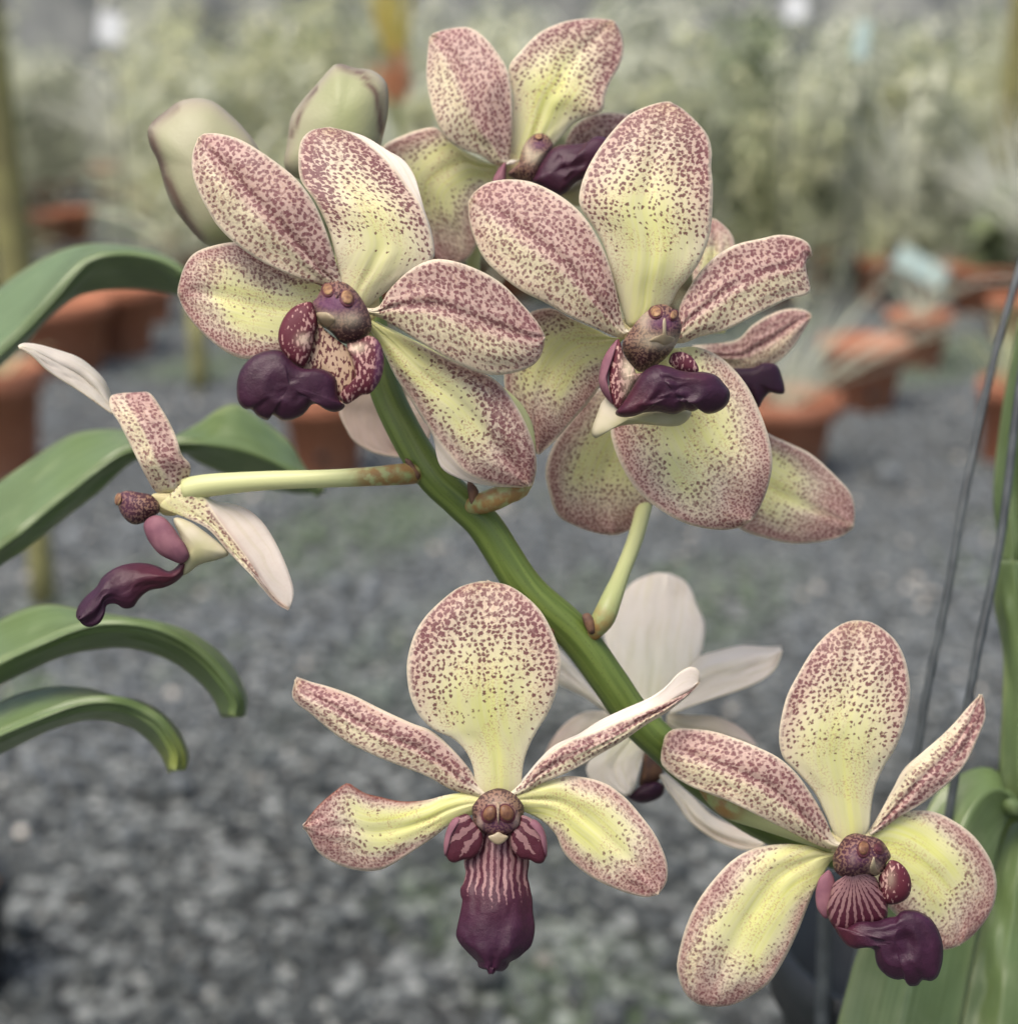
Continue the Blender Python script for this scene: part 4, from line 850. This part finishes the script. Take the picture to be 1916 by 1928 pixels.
blob('side_lobe', D, 'd5', [(640, 480), (660, 420), (720, 385), (800, 400), (870, 470), (930, 560), (985, 640), (1005, 720), (945, 772), (860, 745), (760, 690), (680, 590)], 204.5, 1.8, 2.0, mats=M_LOBEM)
patch('lip', D, 'd5', [(940, 755), (885, 812), (835, 832), (760, 795), (650, 767), (520, 772), (400, 812), (310, 880), (260, 960), (170, 1040), (112, 1120), (97, 1190), (112, 1222)],
      [(985, 790), (958, 862), (890, 925), (800, 965), (690, 987), (612, 1045), (556, 1120), (480, 1132), (420, 1095), (345, 1105), (330, 1172), (290, 1247), (215, 1280), (160, 1268), (118, 1225)], 204, [1, 0, -2, -2], 2.2, 1.6, kind='L', mats=[M_LIP], stripes=(1, .0001, 1.0), thick=.7, groove=0, ripple=.3, kw={'rimw': .01})

# ---- flower E: bottom centre, facing us
E = flower(935, 1512, 203, 'front-facing bloom at bottom centre with long striped lip')
patch('dorsal_sepal', E, 'c3', [(880, 1010), (862, 920), (830, 850), (770, 790), (690, 755), (622, 690), (580, 600), (565, 500), (570, 420), (600, 320), (650, 240), (720, 170), (800, 110), (890, 82)],
      [(1075, 1010), (1088, 920), (1110, 840), (1150, 760), (1200, 680), (1240, 580), (1258, 480), (1253, 400), (1220, 310), (1170, 220), (1100, 150), (1020, 100), (930, 81)], 202, [1, 0, -1, 0, 3], 1.6, 1.6, kind='D', groove=.3, adj=[(.55, 0, .12, .1, .16, 0)])
patch('petal', E, 'c3', [(838, 1045), (760, 1020), (650, 960), (520, 910), (400, 860), (280, 800), (200, 740), (130, 680), (75, 640), (47, 600), (58, 535)],
      [(895, 1000), (840, 920), (770, 840), (680, 760), (580, 720), (450, 660), (330, 600), (220, 560), (130, 535), (68, 513)], 202, [1, 0, 0, 2, 5], 2.6, 3.0, kind='P', side=1, groove=.3, adj=[(.4, .9, .5, .16, -.5, -.1)], kw=dict(dk=1.04))
patch('petal', E, 'c3', [(1085, 1045), (1180, 992), (1300, 940), (1420, 872), (1540, 802), (1640, 732), (1740, 672), (1830, 602), (1880, 545)],
      [(1078, 998), (1152, 912), (1230, 842), (1312, 795), (1410, 762), (1510, 720), (1620, 674), (1740, 620), (1840, 572), (1882, 532)], 202, [1, 0, -1, 0, 3], 1.5, 1.0, kind='P', side=1, groove=.2,
      fold=[(1076, 990), (1155, 893), (1230, 822), (1340, 770), (1430, 712), (1540, 660), (1650, 612), (1730, 562), (1790, 497), (1845, 468), (1882, 485), (1886, 535)], fold_dep=2.0, kw=dict(dk=1.02))
patch('lateral_sepal', E, 'c3', [(850, 1035), (750, 1045), (650, 1070), (540, 1075), (440, 1055), (375, 1038), (325, 1008), (295, 993), (240, 1030), (170, 1090), (120, 1150), (98, 1185)],
      [(860, 1135), (760, 1182), (680, 1242), (590, 1302), (500, 1360), (430, 1388), (330, 1385), (230, 1350), (160, 1300), (128, 1240), (100, 1195)], 203, [0, 0, 1, 0, -2], 2.0, 2.2, kind='S', rimdark='L', adj=[(.35, -.6, .2, .6, -.3, .5)], kw=dict(fk=.7, rimw=.4))
patch('lateral_sepal', E, 'c3', [(1075, 1025), (1180, 992), (1280, 962), (1380, 970), (1470, 1000), (1550, 1060), (1620, 1140), (1680, 1220), (1720, 1300), (1740, 1370), (1735, 1440), (1700, 1495)],
      [(1085, 1120), (1170, 1160), (1235, 1225), (1268, 1300), (1320, 1360), (1400, 1420), (1480, 1460), (1560, 1490), (1640, 1508), (1690, 1500)], 203, [0, 0, -1, -2, -2], 2.2, 2.4, kind='S', adj=[(.35, .5, .25, .5, -.12, .3), (.4, -.5, .3, .5, -.15, .1)], kw=dict(fk=.75))
hub(E, 'c3', 968, 1050, 112, 85, 203.4)
blob('column', E, 'd3', [(425, 350), (450, 300), (520, 220), (600, 180), (660, 165), (740, 180), (820, 230), (880, 300), (900, 350), (888, 430), (880, 500), (820, 560), (740, 600), (660, 615), (560, 590), (480, 560), (440, 490), (430, 420)],
     198.6, 4.2, 6, mats=M_COL, p=2.8, attrs_f=lambda X, Y, r: dict(dk=.45 * sm(.80, .95, r) * (Y < 430) - .12, pale=.12 * gauss(X, Y, 660, 260, 150, 60), purple=.0 * r))
face = blob('column_face', E, 'd3', [(500, 340), (560, 285), (660, 262), (770, 285), (830, 345), (865, 430), (850, 510), (790, 560), (720, 590), (660, 600), (590, 585), (520, 550), (470, 500), (470, 410)],
     195.6, 1.6, 3, mats=M_COL, p=2.6, attrs_f=lambda X, Y, r: dict(dk=-.1 + .25 * gauss(X, Y, 660, 520, 130, 50), pale=np.clip(.45 * gauss(X, Y, 495, 485, 36, 60) + .45 * gauss(X, Y, 838, 475, 36, 60) + .35 * gauss(X, Y, 660, 290, 90, 24), 0, 1), purple=.55 * gauss(X, Y, 660, 480, 260, 110)))
for lob in ([(640, 350), (618, 320), (578, 322), (540, 352), (518, 400), (528, 446), (565, 470), (606, 462), (634, 438), (644, 395)], [(676, 345), (700, 315), (744, 312), (784, 340), (810, 390), (802, 440), (766, 468), (720, 460), (688, 436), (674, 392)]):
    c_ = np.mean(lob, 0); cap_on(face, 'anther_rim', E, 'd3', [tuple(c_ + (np.array(p_) - c_) * 1.2 + (0, 6)) for p_ in lob], .18, M_RIMD, lift=.16)
    cap_on(face, 'anther_cap', E, 'd3', lob, .45, M_ANTHB, lift=.25)
cap_on(face, 'column_ridge', E, 'd3', [(646, 300), (662, 286), (678, 304), (676, 400), (664, 500), (650, 400)], .3, M_COL, lift=.25, attrs_f=lambda X, Y, r: dict(dk=-.3 + 0 * r, pale=.25 + 0 * r))
blob('beak', E, 'd3', [(572, 606), (620, 585), (664, 562), (708, 585), (756, 606), (715, 655), (664, 678), (612, 655)], 194.1, .25, 1.5, mats=M_BEAK, nr=7, na=36)
for sgn, pts in ((-1, [(380, 400), (270, 440), (218, 510), (188, 600), (176, 700), (190, 780), (222, 828), (270, 842), (345, 815), (430, 800), (520, 700), (520, 580), (440, 470)]), (1, [(880, 410), (990, 456), (1046, 505), (1084, 580), (1100, 680), (1096, 786), (1068, 842), (1010, 848), (945, 815), (860, 800), (780, 700), (780, 580), (855, 490)])):
    blob('side_lobe', E, 'd3', pts, 195.6, .7, 1.6, mats=M_LIP, p=3.5, attrs_f=lambda X, Y, r: dict(ang=np.arctan2((X - 660) * sgn, Y - 330) * 22, stripe=np.clip(1.0 - .75 * sm(600, 830, Y) - .5 * sm(330, 440, np.abs(X - 645)), 0, 1), red=.9 + 0 * r))
for pts in ([(330, 428), (262, 436), (210, 508), (180, 600), (168, 700), (184, 790), (212, 720), (240, 620), (280, 520)], [(925, 466), (992, 448), (1054, 500), (1093, 580), (1109, 680), (1102, 795), (1070, 720), (1040, 620), (985, 520)]):
    blob('side_lobe_back', E, 'd3', pts, 195.6, 1.0, 1.0, mats=M_LOBEM, nr=7, na=40)
patch('lip', E, 'd3', [(440, 555), (395, 670), (358, 780), (355, 870), (368, 930), (350, 1020), (320, 1080), (325, 1150), (338, 1185), (318, 1300), (292, 1420), (282, 1500), (310, 1570), (370, 1640), (440, 1710), (474, 1745), (485, 1790), (540, 1812), (590, 1805)],
      [(880, 555), (915, 670), (940, 790), (945, 850), (930, 960), (945, 1030), (960, 1100), (975, 1180), (980, 1300), (995, 1400), (990, 1500), (960, 1600), (900, 1660), (840, 1710), (772, 1745), (745, 1795), (700, 1828), (650, 1826), (625, 1812)], 197, [0, -2, -4, -5, -4], 2.6, 2.6, kind='L', mats=[M_LIP], stripes=(9.5, .58, .9), thick=.6, groove=-.2, ripple=.35, nu=80, nv=61, kw={'rimw': .01})

# ---- flower F: lower right
Ff = flower(1600, 1595, 208, 'lower-right bloom with dark lip curled to the right over a green leaf')
patch('dorsal_sepal', Ff, 'c4', [(850, 1065), (815, 980), (765, 880), (690, 790), (625, 725), (604, 650), (610, 560), (640, 440), (690, 340), (750, 240), (820, 160), (890, 112), (940, 97)],
      [(1010, 1045), (1020, 960), (1040, 850), (1080, 760), (1130, 680), (1165, 590), (1190, 490), (1197, 400), (1180, 290), (1140, 200), (1080, 140), (1020, 105), (975, 97)], 207, [1, 0, -1, 0, 3], 1.8, 1.8, kind='D', groove=.3, kw=dict(dk=.97))
patch('petal', Ff, 'c4', [(830, 1135), (760, 1110), (640, 1050), (520, 990), (400, 930), (300, 890), (200, 850), (120, 800), (70, 750), (68, 700), (80, 640)],
      [(858, 1090), (805, 980), (745, 880), (680, 790), (600, 720), (500, 670), (400, 630), (300, 600), (200, 588), (120, 592), (85, 622)], 205, [2, 0, -1, 1, 4], 2.2, 2.4, kind='P', side=1, groove=.5, adj=[(.8, 0, .2, 1, -.05, .1)])
patch('petal', Ff, 'c4', [(1060, 1055), (1150, 990), (1250, 930), (1330, 870), (1400, 810), (1460, 730), (1510, 620), (1540, 540), (1537, 470), (1526, 432)],
      [(1012, 1045), (1060, 970), (1120, 860), (1170, 770), (1260, 690), (1340, 620), (1400, 560), (1460, 490), (1512, 434)], 208, [1, 1, 0, 2, 4], 2.0, 2.4, kind='P', side=-1, groove=.3, adj=[(.35, .9, .4, .22, -.5, -.1)], kw=dict(dk=1.02))
patch('lateral_sepal', Ff, 'c4', [(830, 1150), (740, 1120), (620, 1112), (500, 1130), (400, 1180), (310, 1270), (230, 1380), (180, 1490), (150, 1600), (140, 1680), (170, 1780), (230, 1838), (290, 1850)],
      [(840, 1190), (800, 1260), (760, 1330), (720, 1430), (680, 1530), (620, 1650), (560, 1740), (480, 1800), (400, 1840), (320, 1852)], 208, [1, -1, -2, -2, 0], 2.6, 2.4, kind='S', adj=[(.4, .5, .3, .5, -.25, .3)], kw=dict(fk=.75))
patch('lateral_sepal', Ff, 'c4', [(1030, 1065), (1120, 990), (1200, 962), (1300, 965), (1400, 1010), (1490, 1080), (1560, 1180), (1590, 1280), (1580, 1380), (1540, 1460), (1480, 1530), (1430, 1568)],
      [(960, 1180), (1060, 1350), (1130, 1430), (1200, 1500), (1280, 1560), (1340, 1592), (1400, 1582)], 210, [0, 0, 0, 1, 2], 2.6, 2.0, kind='S', adj=[(.3, -.2, .25, .6, -.2, .3)], kw=dict(fk=.8))
hub(Ff, 'c4', 925, 1105, 105, 80, 208.4)
blob('side_lobe', Ff, 'd4', [(345, 560), (280, 600), (230, 660), (200, 780), (200, 900), (230, 1000), (320, 1080), (400, 960), (410, 820), (400, 660)], 202.5, .8, 1.4, mats=M_LOBEM)
blob('throat', Ff, 'd4', [(590, 640), (760, 600), (850, 650), (900, 780), (970, 850), (970, 960), (950, 1100), (820, 1150), (660, 1160), (540, 1220), (420, 1200), (330, 1060), (320, 950), (350, 850), (380, 720), (470, 650)], 201, 1.6, 2.5, mats=M_LIP, origin=(600, 560), kang=38,
     attrs_f=lambda X, Y, r: dict(stripe=np.clip(1.55 - sm(700, 1150, Y + .15 * (X - 600)) * 1.0, 0, 1.6), red=.75 + 0 * r))
col = blob('column', Ff, 'd4', [(500, 220), (560, 180), (640, 165), (740, 190), (840, 210), (920, 260), (980, 350), (1002, 420), (960, 480), (930, 560), (850, 620), (760, 620), (640, 640), (560, 660), (460, 620), (400, 560), (380, 440), (420, 340)], 202, 5, 6, mats=M_COL, p=2.4,
     attrs_f=lambda X, Y, r: dict(dk=.12 + .2 * gauss(X, Y, 540, 620, 120, 50), pale=.4 * gauss(X, Y, 600, 440, 36, 60) + .45 * gauss(X, Y, 830, 540, 60, 70), purple=.7 * gauss(X, Y, 640, 440, 140, 130) + .4 * gauss(X, Y, 900, 400, 100, 90)))
anther(Ff, 'd4', 712, 322, 62, 84, col, .1, M_ANTHB); anther(Ff, 'd4', 880, 320, 48, 60, col, -.5, M_RIMD)
cap_on(col, 'beak', Ff, 'd4', [(775, 540), (805, 430), (828, 415), (850, 540), (900, 590), (850, 615), (790, 600)], .3, M_BEAK)
blob('side_lobe', Ff, 'd4', [(1000, 450), (1080, 470), (1160, 540), (1210, 640), (1222, 740), (1190, 840), (1120, 900), (1010, 930), (930, 900), (890, 780), (870, 650), (915, 560), (960, 490)], 201, 1.8, 1.4, mats=M_LOBE, p=2.6, attrs_f=lambda X, Y, r: dict(dk=.8 * gauss(X, Y, 1130, 690, 130, 220) + .2 * gauss(X, Y, 1000, 880, 120, 60), pale=.3 * gauss(X, Y, 1000, 650, 50, 100)))
blob('lip', Ff, 'd4', [(400, 1160), (520, 1180), (660, 1110), (820, 1110), (930, 1080), (990, 1060), (1060, 1050), (1110, 1000), (1200, 980), (1300, 1000), (1420, 1070), (1500, 1180), (1550, 1320), (1562, 1450), (1540, 1600), (1500, 1700), (1430, 1745), (1340, 1735), (1290, 1790), (1210, 1800), (1170, 1770), (1140, 1725), (1060, 1730), (960, 1690), (870, 1600), (835, 1500), (825, 1420), (770, 1390), (680, 1395), (620, 1400), (540, 1370), (460, 1280)],
     199.5, 2.2, 1.3, (-.008, 0), mats=M_LIP, p=3, na=130, nr=14, origin=(1040, 1330), bumps=.6, attrs_f=lambda X, Y, r: dict(red=.8 * gauss(X, Y, 500, 1280, 200), stripe=0 * r))

# ---- flower G: half hidden behind B
G = flower(1330, 690, 232, 'half-hidden bloom behind the middle one with pink right petal', merge=False)
patch('dorsal_sepal', G, 'c2', [(1000, 1000), (960, 850), (950, 700), (985, 570), (1030, 537)], [(1080, 1000), (1120, 850), (1125, 700), (1112, 612), (1075, 565), (1040, 538)], 230, [0, 0, 2], 1.5, 1.5, kind='S')
patch('petal', G, 'c2', [(950, 1050), (1120, 1030), (1190, 970), (1270, 922), (1340, 902), (1400, 907), (1430, 925)], [(950, 1120), (1150, 1155), (1230, 1145), (1300, 1112), (1352, 1062), (1390, 1005), (1418, 960), (1430, 935)], 227, [0, 0, 0, 3], 2, 2, kind='P', side=-1, kw=dict(fk=3, b0=.2))
patch('lateral_sepal', G, 'c2', [(880, 1100), (720, 1180), (560, 1235), (460, 1350), (390, 1450), (357, 1550), (370, 1640), (405, 1735), (480, 1780), (560, 1808), (620, 1817)], [(930, 1150), (900, 1350), (850, 1550), (790, 1690), (720, 1780), (650, 1815)], 224, [2, 0, -1, 0, 2], 2.4, 2.4, kind='S')
patch('lateral_sepal', G, 'c2', [(1050, 1150), (1150, 1300), (1250, 1400), (1330, 1440), (1430, 1490), (1530, 1580), (1590, 1650), (1605, 1720), (1602, 1770)], [(950, 1250), (1000, 1500), (1060, 1700), (1140, 1790), (1250, 1830), (1350, 1850), (1450, 1845), (1540, 1825), (1598, 1788)], 226, [0, 0, 0, 1, 3], 2.2, 2.2, kind='S', groove=.6, adj=[(.75, 0, .25, .12, -.2, .4)])
blob('lip', G, 'c2', [(1090, 1150), (1190, 1140), (1240, 1120), (1290, 1130), (1312, 1180), (1322, 1240), (1290, 1246), (1262, 1240), (1235, 1270), (1215, 1302), (1180, 1260), (1100, 1220)], 222, 2, 2, mats=M_LIP, p=3, origin=(1200, 1190), attrs_f=lipattrs(.1))

# ---- flower H: seen from behind under the spike
H = flower(1225, 1340, 244, 'white bloom seen from behind, under the spike')
patch('dorsal_sepal', H, 'd8', [(600, 920), (480, 700), (385, 450), (430, 330), (480, 230), (540, 150), (620, 100), (700, 72), (740, 68)], [(740, 920), (900, 730), (980, 600), (1010, 500), (1015, 380), (965, 260), (930, 170), (880, 110), (790, 70)], 244, [0, 5, 11, 17, 20], 1.0, 1.0, kind='B', back=True, kw=dict(bk=.25, yk=.8))
patch('petal', H, 'd8', [(800, 860), (900, 690), (990, 592), (1100, 557), (1250, 522), (1400, 530), (1498, 530)], [(800, 950), (950, 892), (1100, 842), (1250, 792), (1380, 732), (1462, 660), (1503, 560)], 243, [0, 1, 1, 1], 7, -2, kind='B', back=True, groove=0, kw=dict(bk=.3, yk=.2))
patch('petal', H, 'd8', [(470, 940), (330, 820), (230, 690), (150, 590), (60, 500), (0, 470)], [(450, 955), (330, 875), (230, 815), (120, 762), (50, 735), (-10, 640)], 242, [0, 0, 0, 0], 1, 1, kind='B', back=True, kw=dict(bk=.1, yk=.2))
patch('lateral_sepal', H, 'd8', [(470, 940), (380, 930), (270, 935), (180, 980), (100, 1060), (40, 1160), (20, 1250)], [(560, 1000), (500, 1100), (400, 1200), (250, 1260), (120, 1290), (40, 1270)], 245, [0, 0, 2], 1, 1, kind='B', back=True, kw=dict(bk=.9, b0=.3))
patch('lateral_sepal', H, 'd8', [(560, 980), (450, 1100), (330, 1210), (280, 1300), (350, 1400), (480, 1445), (530, 1450)], [(720, 1000), (680, 1100), (640, 1185), (610, 1300), (575, 1400), (545, 1448)], 240, [0, -4, -8], 1, 1, kind='B', back=True, kw=dict(bk=.1, yk=1.2))
patch('lateral_sepal', H, 'd8', [(780, 950), (900, 957), (1020, 958), (1120, 972), (1220, 1022), (1290, 1080), (1340, 1140)], [(780, 1010), (880, 1100), (1000, 1150), (1120, 1180), (1250, 1180), (1335, 1150)], 246, [0, 0, 2], 1, 1, kind='B', back=True, kw=dict(bk=.8, b0=.2, yk=.7))
patch('lateral_sepal', H, 'd8', [(770, 1320), (860, 1400), (960, 1490), (1060, 1585), (1180, 1645), (1300, 1690), (1400, 1745)], [(735, 1330), (790, 1430), (850, 1510), (900, 1590), (980, 1665), (1100, 1742), (1230, 1792), (1340, 1790), (1395, 1755)], 236, [0, -1, 0], 2, -1, kind='B', back=True, groove=0, kw=dict(bk=.6, yk=.2))
blob('spur', H, 'd8', [(650, 1170), (700, 1200), (750, 1260), (750, 1340), (690, 1390), (610, 1400), (620, 1300)], 238, 2, 2, mats=M_BRACT)
blob('lip', H, 'd8', [(535, 1465), (580, 1420), (640, 1385), (720, 1370), (765, 1395), (755, 1450), (700, 1490), (630, 1505), (570, 1490)], 236, 2, 2, mats=M_LIP, attrs_f=lipattrs(0))

# ---- flower K: only one pink outer sepal shows behind the spike
K = flower(770, 790, 240, 'bloom hidden behind the spike, one pale pink sepal showing')
patch('lateral_sepal', K, 'c1', [(1200, 1250), (1100, 1240), (1000, 1280), (920, 1330), (905, 1380), (940, 1460), (975, 1512), (1050, 1558), (1130, 1578), (1210, 1585)], [(1320, 1330), (1330, 1420), (1310, 1500), (1270, 1560), (1230, 1585)], 234, [0, -2, -2, 0], -2, -2, kind='B', back=True, kw=dict(bk=1.2, b0=.8, yk=.4, rimw=.5))

# ---- buds
def budattr(seams, green):
    def f(X, Y, r):
        b = 0 * r
        for (x0, y0, x1, y1, w) in seams:
            t = np.clip(((X - x0) * (x1 - x0) + (Y - y0) * (y1 - y0)) / ((x1 - x0) ** 2 + (y1 - y0) ** 2), 0, 1)
            b = np.maximum(b, np.exp(-(((X - x0 - t * (x1 - x0)) ** 2 + (Y - y0 - t * (y1 - y0)) ** 2) / w ** 2)))
        return dict(brown=np.clip(b, 0, 1), green=gauss(X, Y, *green), blush=np.clip(.7 * sm(.75, 1, r), 0, 1))
    return f
b1 = blob('bud', ORCH, 'c7', [(700, 620), (720, 580), (780, 530), (850, 480), (930, 465), (1010, 480), (1090, 540), (1160, 610), (1220, 690), (1255, 800), (1230, 1000), (1160, 1150), (1060, 1180), (1000, 1172), (940, 1130), (880, 1060), (820, 980), (780, 880), (750, 770), (712, 690)], 219, 6, 8, (.01, 0), mats=M_BUD, p=2.2, origin=(980, 800),
     attrs_f=budattr([(705, 640, 790, 850, 26), (790, 850, 880, 1040, 24), (880, 1040, 950, 1140, 22), (720, 585, 840, 500, 14)], (1040, 1130, 150, 60)))
b1['label'] = 'fat pale green bud leaning left with a brown seam'
b2 = blob('bud', ORCH, 'c7', [(1610, 300), (1680, 320), (1760, 330), (1820, 370), (1843, 430), (1840, 540), (1820, 640), (1800, 700), (1720, 790), (1560, 860), (1420, 850), (1350, 790), (1362, 680), (1380, 560), (1430, 480), (1500, 400), (1570, 320)], 217, 6, 8, (0, 0), mats=M_BUD, p=2.2, origin=(1610, 580),
     attrs_f=budattr([(1615, 305, 1720, 350, 16), (1720, 350, 1790, 450, 16), (1790, 450, 1810, 620, 15), (1385, 640, 1430, 520, 10), (1430, 520, 1500, 420, 8)], (1640, 520, 120, 200)))
b2['label'] = 'upright green bud with a purple-brown ridge'

# ---- leaves and stem of the same plant at the right edge
leaf('e1', [(830, 1100), (800, 960), (730, 922), (640, 950), (560, 1010), (505, 1100), (440, 1250), (340, 1440), (240, 1640), (195, 1790), (150, 1960), (120, 2080)],
     [(850, 1100), (815, 1020), (760, 1010), (700, 1060), (650, 1150), (600, 1280), (540, 1450), (480, 1620), (440, 1780), (400, 1960), (380, 2080)],
     [(870, 1110), (850, 1100), (830, 1130), (800, 1200), (770, 1330), (735, 1480), (705, 1600), (670, 1770), (635, 1960), (610, 2080)], 246, [10, 4, 0, -4, -8], 6, 5, ORCH)
leaf('e1', [(860, 1120), (830, 1160), (790, 1260), (755, 1400), (715, 1560), (680, 1720), (640, 1960), (620, 2080)],
     [(900, 1120), (890, 1200), (870, 1300), (850, 1450), (830, 1600), (810, 1760), (790, 1960), (780, 2080)],
     [(1000, 1120), (1010, 1250), (1000, 1400), (990, 1550), (980, 1700), (970, 1850), (960, 1960), (950, 2080)], 256, [6, 2, -2, -6], 3, 2, ORCH)
tube('plant_stem', ORCH, [(1925, 2050, 268, 4.5), (1925, 1700, 268, 4.6), (1925, 1500, 268, 4.7), (1945, 1200, 270, 4.8), (1975, 900, 272, 4.6), (2010, 500, 274, 4.4)], M_STEM, na=24, nu=80)
leaf('e1', [(845, 1130), (810, 1040), (792, 900), (800, 700), (806, 520), (792, 400), (772, 300), (768, 150), (782, 112)],
     [(900, 1120), (880, 1040), (868, 900), (872, 700), (876, 520), (868, 400), (858, 300), (852, 150), (850, 114)],
     [(960, 1120), (945, 1040), (938, 900), (940, 700), (944, 520), (940, 400), (935, 300), (930, 150), (925, 116)], 256, [0, 0, 0, 0], 5, 5, ORCH)
leaf('e6', [(1600, 1690), (1612, 1600), (1592, 1400), (1602, 1200), (1642, 900), (1690, 640), (1745, 400), (1800, 200)],
     [(1680, 1690), (1690, 1600), (1675, 1400), (1680, 1200), (1712, 900), (1755, 640), (1800, 400), (1840, 200)],
     [(1760, 1690), (1770, 1600), (1760, 1400), (1765, 1200), (1785, 900), (1820, 640), (1855, 400), (1885, 200)], 268, [0, 1, 2, 4], 6, 6, ORCH)

# ---- hanging wires and the dark pot they carry
hp_c = P(1900, 2080, 262); HP = empty('hanging_pot', hp_c - np.array([0, 0, .06]), None, 'dark hanging pot low at right, under the orchid', 'hanging pot')
def wire(pts, label):
    o = tube('hanging_wire', None, pts, M_WIRE, na=12, nu=60); tag(o, label, 'wire', 'wires holding the hanging pot')
wire([(1945, 420, 272, .75), (1911, 532, 270, .75), (1872, 672, 268, .75), (1833, 847, 266, .75), (1810, 964, 264, .75), (1779, 1139, 262, .75), (1745, 1298, 260, .75), (1721, 1433, 259, .75), (1640, 1700, 258, .75), (1590, 1900, 258, .75), (1570, 1990, 258, .75)], 'grey wire running down at right, the one nearer the blooms')
wire([(1945, 560, 258, .8), (1916, 750, 256, .8), (1888, 983, 254, .8), (1867, 1100, 253, .8), (1847, 1192, 252, .8), (1832, 1270, 251, .8), (1800, 1450, 251, .8), (1760, 1700, 252, .8), (1740, 1960, 254, .8)], 'grey wire running down at right, closer to the edge and green stem')
pw = tube('grey_rod', None, [(1556, 1660, 300, 1.6), (1552, 1760, 300, 1.6), (1548, 1900, 300, 1.6), (1545, 2020, 300, 1.6)], M_WIRE, na=14, nu=20); tag(pw, 'grey rod standing below the lip of the lower-right bloom', 'rod')
bv = []
V, F = lathe([(.001, 0), (.020, 0), (.030, .075), (.0325, .076), (.0325, .09), (.030, .09), (.027, .07), (.001, .068)], 36)
base = P(1700, 1960, 330) ; base = base - np.array([0, 0, .062])
WLOC[HP.name] = base; HP.location = base
mesh_obj('pot', np.array(V) + base, F, M_BLACK, HP, origin=base)
